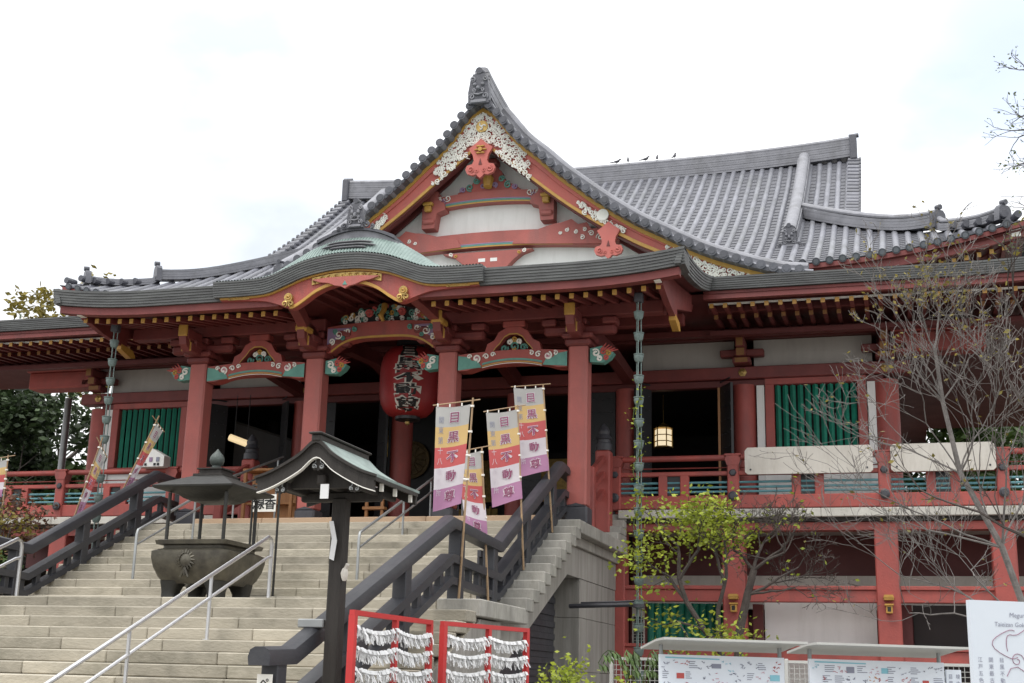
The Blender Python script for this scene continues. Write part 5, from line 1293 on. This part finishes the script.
b=MB(); b.tube([(-4.75,24.4,6.4),(-4.75,24.4,7.3)],.01,5); b.tube([(-4.45,24.4,6.3),(-4.45,24.4,7.3)],.01,5); b.build('cord',blackd,t)
t=thing('slanting_board','large dark slanting board inside the left doorway','board',(-4.9,25.6,4.6)); b=MB(); b.add([(-5.4,25.6,6.95),(-4.2,26.4,6.6),(-4.2,26.4,5.2),(-5.4,25.6,5.2),(-5.4,25.64,6.95),(-4.2,26.44,6.6),(-4.2,26.44,5.2),(-5.4,25.64,5.2)],[(0,1,2,3),(7,6,5,4),(0,4,5,1),(1,5,6,2),(2,6,7,3),(3,7,4,0)]); b.build('panel',grey,t,0); b=MB(); b.bar((-5.4,25.62,6.97),(-4.2,26.42,6.62),.06,.05); b.build('top_edge',oldwood,t)
# wooden stall counter with shelves inside the porch
t=thing('wooden_counter','light wooden offering counter at the left of the porch','counter',(-2.85,22.5,4.2))
b=MB(); b.box(-3.38,-2.3,22.3,22.75,5.33,5.38,0,.008); b.build('counter_top',ltwood,t)
for x in (-3.33,-2.35):
    for y in (22.34,22.71):
        b=MB(); b.box(x-.03,x+.03,y-.03,y+.03,4.19,5.33,0,.006); b.build('leg',ltwood,t)
b=MB(); b.box(-3.3,-2.38,22.6,22.63,4.3,5.32); b.box(-3.3,-2.38,22.37,22.6,4.7,4.74); b.build('back_panel',[ltwood],t)
t=thing('wooden_stool','small light wooden stand with a white card on it, on the porch','stand',(-.45,22.0,4.2))
for x in (-.6,-.3):
    b=MB(); b.box(x-.025,x+.025,21.8,21.85,4.19,4.95); b.build('leg',ltwood,t)
b=MB(); b.box(-.66,-.24,21.76,21.9,4.5,4.55); b.box(-.66,-.24,21.76,21.9,4.93,4.97); b.build('shelf',ltwood,t); b=MB(); b.box(-.52,-.38,21.74,21.75,4.72,4.9); b.build('card',paper,t)
t=thing('offertory_steps','dark wooden inner steps behind the right stair handrail','steps',(1.4,23.6,4.2)); b=MB()
for k in range(4): b.box(-1.0,2.9,23.15+.16*k,24.0,4.195+.1*k,4.285+.1*k,0,.01)
b.build('tread_stack',oldwood,t)
plate('small_notice','small pale notice beside the inner steps','notice',(.75,22.9,5.45),.34,.24,0,['順','路'],.12)
t=thing('notice_stand','slim black stand under the small pale notice','stand',(.75,22.95,4.2)); b=MB(); b.tube([(.75,22.95,4.19),(.75,22.95,5.5)],.014,6); b.lathe([(.12,0),(.12,.02)],(.75,22.95,4.19),14); b.build('stand_pole',dkmetal,t)

# ================================================================== RAIN CHAINS
def chain(x,label,y=19.7,z1=7.45,z0=.3):
    t=thing('rain_chain',label,'rain chain',(x,y,0),'cup rain chains')
    b=MB(); b.box(x-.07,x+.07,y-.07,y+.07,z1,z1+.16,0,.02); b.build('gutter_spout',dkmetal,t)
    b=MB(); z=z1
    for k in range(3):
        a=k*2.094+.5; dx,dy=.04*math.cos(a),.04*math.sin(a)
        b.tube([(x+dx,y+dy,z0),(x+dx,y+dy,z1)],.010,5)
    b.build('links',verd,t)
    cup=MB(); cup.lathe([(.025,-.07),(.05,-.06),(.07,-.02),(.078,.03),(.074,.05),(.084,.055),(.084,.068),(.06,.068),(.04,.0)],(0,0,0),14)
    z=z1-.22; p0=None
    while z>z0+.2:
        if p0 is None: p0=cup.build('cup',verd); attach(p0,t,(x,y,z))
        else: inst(p0,t,(x,y,z))
        z-=.345
    return t
chain(4.76,'verdigris rain chain of cups right of the stairs, vine growing up it'); chain(-4.72,'verdigris rain chain of cups at the left end of the porch eave')
b=MB(); b.tube([(3.62,20.0,2.73),(4.78,19.72,2.75)],.035,8); b.tube([(3.8,20.0,2.78),(4.72,19.75,2.80)],.015,6); b.lathe([(.09,0),(.09,.05)],(4.76,19.7,2.7),12); tag(b.build('chain_bracket',dkmetal),'dark metal arm from the stair wall holding the right rain chain','bracket')

# ================================================================== NOTICE BOARDS
dirb=Vector((math.cos(R(30)),math.sin(R(30)),0)); nb=Vector((dirb.y,-dirb.x,0)); o0=Vector((CX-2.03,11.5,0))
def BD(L_,z,off=0.): p=o0+dirb*L_+nb*off; return (p.x,p.y,z)
def doodles(mb,L0,L1,z0,z1,seed,off):
    q=random.Random(seed); nL=int((L1-L0)/.105); nz=int((z1-z0)/.088)
    for i in range(nL):
        for j in range(nz):
            cx=L0+(i+.5)*(L1-L0)/nL+q.uniform(-.02,.02); cz=z1-.05-(j+.2)*.088; k=q.random()
            m=q.choice((0,0,1,1,2,3,4,5,5))
            if k<.07:                                    # little roof
                s=q.uniform(.03,.06); mb.add([BD(cx-s,cz,off),BD(cx+s,cz,off),BD(cx+s*.3,cz+s*.7,off),BD(cx-s*.3,cz+s*.7,off)],[(0,1,2,3)],m)
                mb.add([BD(cx-s*.6,cz-s*.5,off),BD(cx+s*.6,cz-s*.5,off),BD(cx+s*.6,cz-.004,off),BD(cx-s*.6,cz-.004,off)],[(0,1,2,3)],1)
            elif k<.24:
                s=q.uniform(.02,.05); h=q.uniform(.012,.03); mb.add([BD(cx-s,cz-h,off),BD(cx+s,cz-h,off),BD(cx+s,cz+h,off),BD(cx-s,cz+h,off)],[(0,1,2,3)],m)
            elif k<.75:
                for _ in range(q.randint(3,7)):
                    a=q.uniform(-.05,.05); c=q.uniform(-.035,.04); e=q.uniform(-.03,.03); f=q.uniform(-.02,.02); P=[(cx+a,cz+c),(cx+a+e*.5+.01,cz+c+f),(cx+a+e,cz+c+f*.3)]
                    mb.tube([BD(x,z,off) for x,z in P],.0028,4,m)
            else:
                for r in range(4):
                    w_=q.uniform(.02,.05); mb.add([BD(cx-.05,cz+.03-.017*r,off),BD(cx-.05+w_*2,cz+.03-.017*r,off),BD(cx-.05+w_*2,cz+.036-.017*r,off),BD(cx-.05,cz+.036-.017*r,off)],[(0,1,2,3)],5)
def nboard(L0,L1,label,seed):
    t=thing('map_board',label,'notice board',BD((L0+L1)/2,0),'roofed white map boards')
    b=MB(); b.add([BD(L0,.7,.0),BD(L1,.7,.0),BD(L1,1.85,.0),BD(L0,1.85,.0),BD(L0,.7,-.03),BD(L1,.7,-.03),BD(L1,1.85,-.03),BD(L0,1.85,-.03)],[(0,1,2,3),(7,6,5,4),(0,4,5,1),(1,5,6,2),(2,6,7,3),(3,7,4,0)]); d=b; inkshift=len(d.m); doodles(d,L0+.02,L1-.02,.75,1.83,seed,.003)
    d.add([BD(L0+.05,1.82,.003),BD(L0+.55,1.815,.003),BD(L0+.55,1.825,.003),BD(L0+.05,1.832,.003)],[(0,1,2,3)],3)
    d.m=[0]*inkshift+[k+1 for k in d.m[inkshift:]]; d.build('map_panel',[board,ink_r,ink_s,pink,ink_c,ink_o,ink_s,ink_g],t,0)
    b=MB(); P=[(-.30,1.915),(-.10,1.945),(.10,1.975),(.30,1.985),(.30,1.965),(.10,1.955),(-.1,1.925),(-.3,1.895)]
    vs=[BD(Lx,z,o_) for Lx in (L0-.07,L1+.085) for o_,z in P]; n=8; b.add(vs,[(i,(i+1)%n,n+(i+1)%n,n+i) for i in range(n)]+[tuple(range(n))[::-1],tuple(range(n,2*n))]); b.build('roof_sheet',roofal,t,20)
    for Lx in (L0+.03,L1-.02):
        b=MB(); b.tube([BD(Lx,0,-.05),BD(Lx,1.95,-.05)],.018,8); b.build('post',galv,t)
nboard(0,1.16,'roofed white notice board with a drawn map, in front of the green lower window',11)
nboard(1.40,2.73,'roofed white notice board with a drawn map, in front of the lower white wall panel',12)
t=thing('text_strip_board','narrow white text strip beside the right map board','notice',BD(2.85,0)); b=MB()
b.add([BD(2.75,.9,0),BD(2.9,.9,0),BD(2.9,1.79,0),BD(2.75,1.79,0),BD(2.75,.9,-.02),BD(2.9,.9,-.02),BD(2.9,1.79,-.02),BD(2.75,1.79,-.02)],[(0,1,2,3),(7,6,5,4),(0,4,5,1),(1,5,6,2),(2,6,7,3),(3,7,4,0)]); b.build('panel',board,t,0)
l=MB()
for cix,s in enumerate(('境内案内','目黒不動')):
    for k,ch in enumerate(s): letter(l,ch,.045,lambda u,v,k=k,cix=cix:BD(2.865-.075*cix+u,1.73-.06*k+v,.004),0,.0)
l.build('lettering',ink_s,t,0); b=MB(); b.tube([BD(2.82,0,-.04),BD(2.82,1.7,-.04)],.015,6); b.build('post',galv,t)
# wire mesh fence behind the boards
t=thing('mesh_fence','pale wire mesh fence running behind the map boards','fence',(7.6,15,0)); b=MB()
for k in range(108): x=5.35+.055*k; b.box(x-.003,x+.003,15.0,15.006,.1,1.86)
for k in range(32): z=.15+.055*k; b.box(5.35,11.3,15.007,15.013,z-.003,z+.003)
b.build('wire_mesh',roofal,t,0)
for x in (5.35,7.3,9.3,11.3):
    b=MB(); b.box(x-.02,x+.02,14.98,15.02,0,1.9,0,.004); b.build('post',roofal,t)
b=MB(); b.box(5.35,11.3,14.985,15.015,1.855,1.885); b.build('top_bar',roofal,t)
# white sign at the right edge
o1=Vector((CX+.41,9.0,0)); d1=Vector((math.cos(R(28)),math.sin(R(28)),0)); n1_=Vector((d1.y,-d1.x,0))
def SG(L_,z,off=0.): p=o1+d1*L_+n1_*off; return (p.x,p.y,z)
t=thing('temple_sign','large white temple sign with line drawing and script title at the right edge','sign',SG(.5,0))
b=MB(); b.add([SG(0,.6),SG(1.15,.6),SG(1.15,2.17),SG(0,2.17),SG(0,.6,-.04),SG(1.15,.6,-.04),SG(1.15,2.17,-.04),SG(0,2.17,-.04)],[(0,1,2,3),(7,6,5,4),(0,4,5,1),(1,5,6,2),(2,6,7,3),(3,7,4,0)]); b.build('panel',signf,t,0)
l=MB(); letter(l,'Meguro Fudoson',.042,lambda u,v:SG(.42+u+.12*v,2.085+v,.003),0); letter(l,'Taieizan Gokokuji Ryusenji',.040,lambda u,v:SG(.385+u+.12*v,2.025+v,.003),0)
for cix,s in enumerate(('江戸五色不動','関東最古の霊場','目黒不動尊縁起')):
    for k,ch in enumerate(s): letter(l,ch,.034,lambda u,v,k=k,cix=cix:SG(.05+.075*cix+u,1.80-.042*k+v,.003),0)
l.build('lettering',ink_s,t,0)
d=MB()
def curve(P,m=0,r=.0018): d.tube([SG(x-.02,z+.10,.003) for x,z in P],r,5,m)
curve([(.30+.12*math.cos(a)+.02*math.cos(3*a),1.80+.09*math.sin(a)) for a in frange(1.2,5.2,14)]); curve([(.33+.05*math.cos(a)*(1-a/9),1.70+.05*math.sin(a)*(1-a/9)) for a in frange(0,8,20)])
curve([(.46+.2*math.cos(a),1.80+.1*math.sin(a)+.02*math.sin(5*a)) for a in frange(.2,3.4,16)]); curve([(.25,1.6),(.28,1.65),(.33,1.66),(.38,1.63),(.4,1.6)]); curve([(.22+.03*k,1.32+.03*k+.05*math.sin(k)) for k in range(10)]); curve([(.52+.1*math.cos(a)*(1-a/16),1.48+.08*math.sin(a)*(1-a/16)) for a in frange(0,15,40)])
curve([(.45+.25*math.cos(a),1.42+.15*math.sin(a)) for a in frange(.6,3.6,20)])
d.build('line_drawing',ink_m,t)
for L_ in (.04,1.1):
    b=MB(); b.tube([SG(L_,0,-.06),SG(L_,2.1,-.06)],.025,8); b.build('post',galv,t)

# ================================================================== BIRDS on the main ridge
bm=MB()
bm.tube([(-.16,0,.13),(-.1,0,.15),(0,0,.17),(.07,0,.21),(.10,0,.27),(.13,0,.30),(.16,0,.29),(.21,0,.275)],[.012,.035,.062,.058,.036,.034,.022,.003],8); bm.tube([(-.14,0,.13),(-.3,0,.09)],[.03,.014],6)
for s in (-1,1): bm.tube([(0,s*.025,0),(.01,s*.025,.12)],.006,4)
proto=None
for (x,rz,ry,lab) in ((.89,.1,-.3,'leftmost small dark bird on the main ridge, crouching'),(1.26,1.9,.4,'second small dark bird from the left on the main ridge, upright'),(1.78,.3,-.1,'middle small dark bird on the main ridge, leaning forward'),(2.14,1.6,.3,'fourth small dark bird on the main ridge, slim and upright'),(2.68,1.2,.5,'rightmost small dark bird on the main ridge, set apart from the others')):
    if proto is None: o=proto=bm.build('bird',bluebird)
    else: o=proto.copy(); col.objects.link(o)
    o.scale=(.68,.68,.72); o.location=(x,YR,rz0+.63+.22*(abs(x)/7.8)**3); o.rotation_euler=(0,-ry*.6,rz); tag(o,lab,'bird','birds on the ridge')

# ================================================================== TREES AND SHRUBS
def leaf(mb,p,s,q,m=0,cl=1):
    a=Vector((q.gauss(0,1),q.gauss(0,1),q.gauss(0,.5))).normalized(); b_=a.cross(Vector((q.gauss(0,1),q.gauss(0,1),q.gauss(0,1)))).normalized()
    mb.tint=q.random(); p=Vector(p)
    mb.add([p,p+a*s*.5+b_*s*.28,p+a*s,p+a*s*.5-b_*s*.28],[(0,1,2,3)],m)
def grow(mb,p,d,L_,r,lev,maxlev,q,tips,spread=.6,upb=.1,nch=(2,3),taper=.62,ls=.72,sides=(7,6,5,4,3,3,3),rmin=.004):
    n=4; pts=[Vector(p)]; d=Vector(d).normalized()
    for i in range(n):
        d=(d+Vector((q.gauss(0,.13),q.gauss(0,.13),q.gauss(0,.11)+upb*.25))).normalized(); pts.append(pts[-1]+d*L_/n)
    r=max(r,rmin); r1=max(r*taper,rmin); mb.tube(pts,[r+(r1-r)*i/n for i in range(n+1)],sides[min(lev,6)],0,cap=lev>=maxlev-1)
    if lev>=maxlev: tips.append((pts[-1],d)); tips.append((pts[2],d)); return
    if lev>=maxlev-2: tips.append((pts[-1],d)); tips.append((pts[3],d))
    for k in range(q.randint(*nch)):
        t=q.choice((2,3,4)) if k else 4
        nd=(d+Vector((q.gauss(0,spread),q.gauss(0,spread),q.gauss(0,spread*.6)+upb))).normalized()
        grow(mb,pts[t],nd,L_*ls*q.uniform(.75,1.15),r1*(.95 if k==0 else .7),lev+1,maxlev,q,tips,spread,upb,nch,taper,ls,sides,rmin)
def limb(mb,P,r0,r1,sd=7): 
    P=[Vector(p) for p in P]; mb.tube(P,[r0+(r1-r0)*i/(len(P)-1) for i in range(len(P))],sd,0); return P
# bare tree with few yellow leaves, right
q=random.Random(21); t=thing('bare_tree','tall bare grey tree with a few yellow leaves in front of the right veranda','tree',(10.1,15,0)); m=MB(); tips=[]
T=limb(m,[(10.05,15,0),(10.0,15,1.2),(9.85,15,2.2),(9.6,15,3.1),(9.22,14.95,3.9),(9.08,14.9,4.7),(9.03,14.9,5.3)],.05,.02)
for p,d,L_,r in ((T[6],(.12,.1,1),.75,.026),(T[6],(-.5,.2,.7),.6,.018),(T[5],(-.8,-.1,.5),.8,.02),(T[5],(.6,.2,.9),.8,.02),(T[4],(-.9,.1,.35),.95,.022),(T[4],(.5,-.3,.9),.9,.022),(T[3],(-1,.1,.25),1.1,.026),(T[3],(-.9,-.2,.0),1.1,.024),(T[3],(.5,.2,1),1.1,.026),(T[2],(-1,.1,-.02),1.15,.026),(T[2],(-.9,.3,.3),1.2,.026),(T[2],(.4,-.1,1),1.2,.03),(T[4],(-.6,.3,.8),.9,.02),(T[5],(-.4,-.3,.9),.9,.02),(T[4],(.3,.3,1),1.,.022),(T[3],(-.7,.3,.6),1.1,.022),(T[2],(-.8,-.2,.25),1.15,.022),(T[3],(.2,-.3,1),1.2,.024),(T[5],(.2,.3,1),.9,.02)):
    grow(m,p,(d[0]*.8+.06,d[1],d[2]+.2),L_*.72,r*.52,1,6,q,tips,.5,.12,(2,3),.68,.78,(7,6,5,4,3,3,3),.0028)
m.build('branches',barkg,t); lf=MB()
for p,d in tips:
    if q.random()<.06 or (q.random()<.22 and p.z>5.6 and p.x<9.4): leaf(lf,p,q.uniform(.035,.07),q,0)
lf.build('leaves',leafo,t,0)
q=random.Random(5); t=thing('bare_sapling','second slender bare tree beside the white sign at the right edge','tree',(10.7,14.2,0)); m=MB(); tips=[]
T=limb(m,[(10.7,14.2,0),(10.5,14.2,1.6),(10.3,14.2,2.9),(10.1,14.2,4.0),(10.05,14.2,5.0)],.06,.02)
for p,d,L_,r in ((T[4],(0,0,1),.7,.016),(T[3],(-.5,.1,.8),.9,.018),(T[3],(.5,-.1,.9),.8,.018),(T[2],(-.8,.1,.4),1.1,.02),(T[2],(.3,.3,.9),1.,.02)): grow(m,p,d,L_,r,2,5,q,tips,.5,.1,(2,3),.66,.7)
m.build('branches',barkd,t); lf=MB()
for p,d in tips:
    if q.random()<.22: leaf(lf,p,q.uniform(.05,.1),q,0)
lf.build('leaves',leafo,t,0)
# gnarled dark tree, with yellow-green leaves on its left half
q=random.Random(9); t=thing('gnarled_tree','gnarled dark little tree before the lower storey, bright yellow-green leaves on its left side','tree',(6.3,19,0)); m=MB(); tips=[]; tl=[]
T=limb(m,[(6.3,19,0),(6.28,19,1.4),(6.32,19,2.3),(6.45,19,2.85),(6.55,19,3.2)],.075,.05,9); B2=limb(m,[(6.28,19,1.5),(6.05,18.95,2.1),(5.85,18.9,2.35),(5.6,18.9,2.75),(5.5,18.9,3.05)],.05,.03,7)
B3=limb(m,[(6.05,18.95,2.1),(6.05,18.9,2.65),(6.15,18.9,3.0)],.04,.025)
for p,d,L_,r in ((T[4],(.3,.1,1),.5,.055),(T[4],(.9,.1,.5),.55,.05),(T[4],(-.6,.1,.8),.5,.05),(T[3],(1,.1,.3),.6,.05),(T[3],(.8,-.3,.15),.6,.04),(T[4],(.6,-.3,.8),.6,.045)): grow(m,p,d,L_*.85,r*.5,0,6,q,tips,.62,.06,(2,3),.66,.76,(7,6,5,4,3,3,3),.0032)
for p,d,L_,r in ((B2[4],(-.2,0,1),.5,.035),(B2[3],(-.5,.1,.7),.42,.03),(B2[4],(.5,.1,.8),.5,.03),(B3[2],(-.3,0,1),.5,.03),(B3[2],(.4,-.2,.9),.5,.03),(B2[2],(-.5,-.2,.15),.4,.022),(B2[2],(.1,-.2,-.2),.4,.02)): grow(m,p,d,L_,r,2,5,q,tl,.6,.06,(2,3),.64,.76)
m.build('branches',barkd,t); lf=MB()
for p,d in tl:
    for _ in range(7): leaf(lf,p+Vector((q.gauss(0,.16),q.gauss(0,.15),q.gauss(0,.11))),q.uniform(.05,.105),q,0)
for p,d in tips:
    if q.random()<(.3 if p.x<6.3 else .02): leaf(lf,p,.08,q,0)
lf.build('leaves',leafy,t,0)
# vine on the rain chain
q=random.Random(2); t=thing('vine','thin leafy vine climbing the right rain chain','vine',(4.76,19.62,4.2)); m=MB(); P=[(4.76+.07*math.sin(k*.9),19.66-.07*abs(math.cos(k*.8)),3.3+.12*k) for k in range(24)]; m.tube(P,.006,5); m.build('stem',leafg,t); lf=MB()
for p in P:
    for _ in range(5 if p[2]>4.4 else 9): leaf(lf,Vector(p)+Vector((q.gauss(0,.05 if p[2]>4.4 else .12),q.gauss(0,.04),q.gauss(0,.05))),q.uniform(.04,.08),q)
lf.build('leaves',leafy,t,0)
def bush(name,label,c,rx,ry,rz,n,s,mt,seed,group=None,stem=barkd,cat='shrub'):
    q=random.Random(seed); t=thing(name,label,cat,c,group); m=MB()
    for k in range(11):
        a=q.uniform(0,6.3); e=Vector((c[0]+rx*.8*math.cos(a)*q.random(),c[1]+ry*.8*math.sin(a)*q.random(),c[2]+rz*q.uniform(.9,1.8))); m.tube([c,(Vector(c)+e)/2+Vector((q.gauss(0,.06),q.gauss(0,.06),.05)),e],[.02,.013,.005],5)
    m.build('stems',stem,t); lf=MB()
    cl=[(Vector((q.gauss(0,.5),q.gauss(0,.5),q.gauss(0,.45)))) for _ in range(max(6,n//60))]
    for k in range(n):
        b_=q.choice(cl); p=Vector((c[0]+rx*(b_.x+q.gauss(0,.2)),c[1]+ry*(b_.y+q.gauss(0,.2)),c[2]+rz*(1+b_.z+q.gauss(0,.2)))); leaf(lf,p,s*q.uniform(.6,1.3),q,0)
    lf.build('foliage',mt,t,0); return t
bush('leafy_shrub','reddish thin-leaved shrub at the far left below the red railing',(-5.9,18.4,3.3),.95,.8,.62,1500,.09,leafr,31,'shrubs on the left bank')
bush('leafy_shrub','sparse yellow-green shrub just left of the slate balustrade',(-5.15,17.6,3.1),.6,.6,.6,700,.09,leafo,32,'shrubs on the left bank')
bush('leafy_shrub','dark green low shrub at the foot of the left balustrade',(-5.2,16.6,2.75),.65,.9,.42,1500,.09,leafg,33,'shrubs on the left bank')
bush('leafy_shrub','dull red shrub behind the left steel handrail',(-5.1,15.2,2.4),.6,.9,.42,1500,.09,leafr,34,'shrubs on the left bank')
bush('yellow_shrub','bright yellow-green clipped shrub at the foot of the shuttered wall',(5.35,12.9,1.0),.34,.3,.42,1600,.06,leafy,35)
# fern frond by the fence
q=random.Random(3); t=thing('fern','green arching fern in front of the wire fence','fern',(5.72,14.6,0)); m=MB()
for k in range(7):
    a=k*.9; e=(.45*math.cos(a),.3*math.sin(a)); P=[Vector((5.72+e[0]*s,14.6+e[1]*s,1.2+.75*math.sin(s*2.2))) for s in frange(0,1,8)]; m.tube(P,.006,4)
    for p in P[2:]:
        for sg in (-1,1): m.tint=q.random(); m.add([p,p+Vector((.02,sg*.05,-.05)),p+Vector((.06,sg*.09,-.11)),p+Vector((.05,sg*.04,-.04))],[(0,1,2,3)])
m.tube([(5.72,14.6,0),(5.72,14.6,1.25)],.02,6); m.build('fronds',leafg,t,0)
# background trees
def tree(label,c,h,crx,crz,n,s,mt,seed,trunk=barkd,group=None,zc=None,name='leafy_tree'):
    q=random.Random(seed); t=thing(name,label,'tree',c,group); m=MB(); tips=[]
    limb(m,[c,(c[0]+.1,c[1],c[2]+h*.25),(c[0]-.05,c[1],c[2]+h*.5)],h*.025,h*.015,8)
    for k in range(7): a=k*.9; grow(m,(c[0],c[1],c[2]+h*(.25+.035*k)),(math.cos(a),math.sin(a),.7),h*.17,h*.009,2,4,q,tips,.5,.1)
    m.build('trunk',trunk,t); lf=MB(); zc=zc or c[2]+h*.62
    cl=[]
    for k in range(46):
        v=Vector((q.gauss(0,1),q.gauss(0,1),q.gauss(0,1))).normalized()*q.uniform(.45,1.); cl.append((Vector((c[0]+v.x*crx,c[1]+v.y*crx,zc+v.z*crz)),q.uniform(.16,.34)*crx))
    for k in range(n):
        p,r=q.choice(cl); v=Vector((q.gauss(0,1),q.gauss(0,1),q.gauss(0,.8))).normalized()*r*q.uniform(.5,1.05); leaf(lf,p+v,s*q.uniform(.6,1.4),q)
    lf.build('crown',mt,t,0); return t
tree('dense dark evergreen tree behind the left end of the hall',(-18.6,34,0),11.0,3.6,4.6,42000,.23,leafd,41,zc=7.3)
tree('tall pale-topped tree whose crown shows over the left eave',(-21.5,42,0),15.2,2.6,2.2,5000,.24,leafo,42,zc=13.9)
tree('second dark evergreen further left behind the railing',(-23.5,36,0),10,3.8,4.6,32000,.23,leafd,43,zc=6.6)
tree('yellowish broadleaf tree glimpsed between the left column and the grey pole',(-15.2,36,0),8.5,2.2,2.6,9000,.26,leafg,44,zc=6.2)
# loose branches of a tall tree at the right edge
q=random.Random(17); t=thing('loose_tree','tall loose-leaved tree reaching in from the right above the roof corner','tree',(12.6,25,0)); m=MB(); tips=[]
T=limb(m,[(12.6,25,0),(12.5,25,4),(12.45,25,8),(12.4,25,10.5),(12.3,25,12.5)],.2,.05,8)
for k in range(9): grow(m,(12.4,25,9.6+.42*k),(-1,q.uniform(-.4,.4),.12),.85,.03,2,5,q,tips,.45,.04,(2,3),.62,.68)
for k in range(6): grow(m,(12.4,25,9.4+.5*k),(1,q.uniform(-.4,.4),.3),.9,.03,2,4,q,tips,.45,.04)
m.build('branches',barkd,t); lf=MB()
for p,d in tips:
    if q.random()<.75: leaf(lf,p+Vector((q.gauss(0,.06),q.gauss(0,.06),q.gauss(0,.05))),q.uniform(.045,.09),q,0)
lf.build('leaves',leafo2,t,0)
tree('broadleaf tree beyond the right end of the veranda',(11.3,41,0),10,4.6,4.0,13000,.30,leafg,45,zc=7.2)
# grey pole left of the hall
t=thing('grey_pole','plain grey metal pole behind the left railing','pole',(-10.6,26.6,4.4)); b=MB(); b.tube([(-10.75,27,0),(-10.75,27,8.0)],.085,12); b.lathe([(.14,0),(.14,.05)],(-10.75,27,0),12); b.build('shaft',galv,t)
# small tiled roof of a neighbouring building beyond the left trees
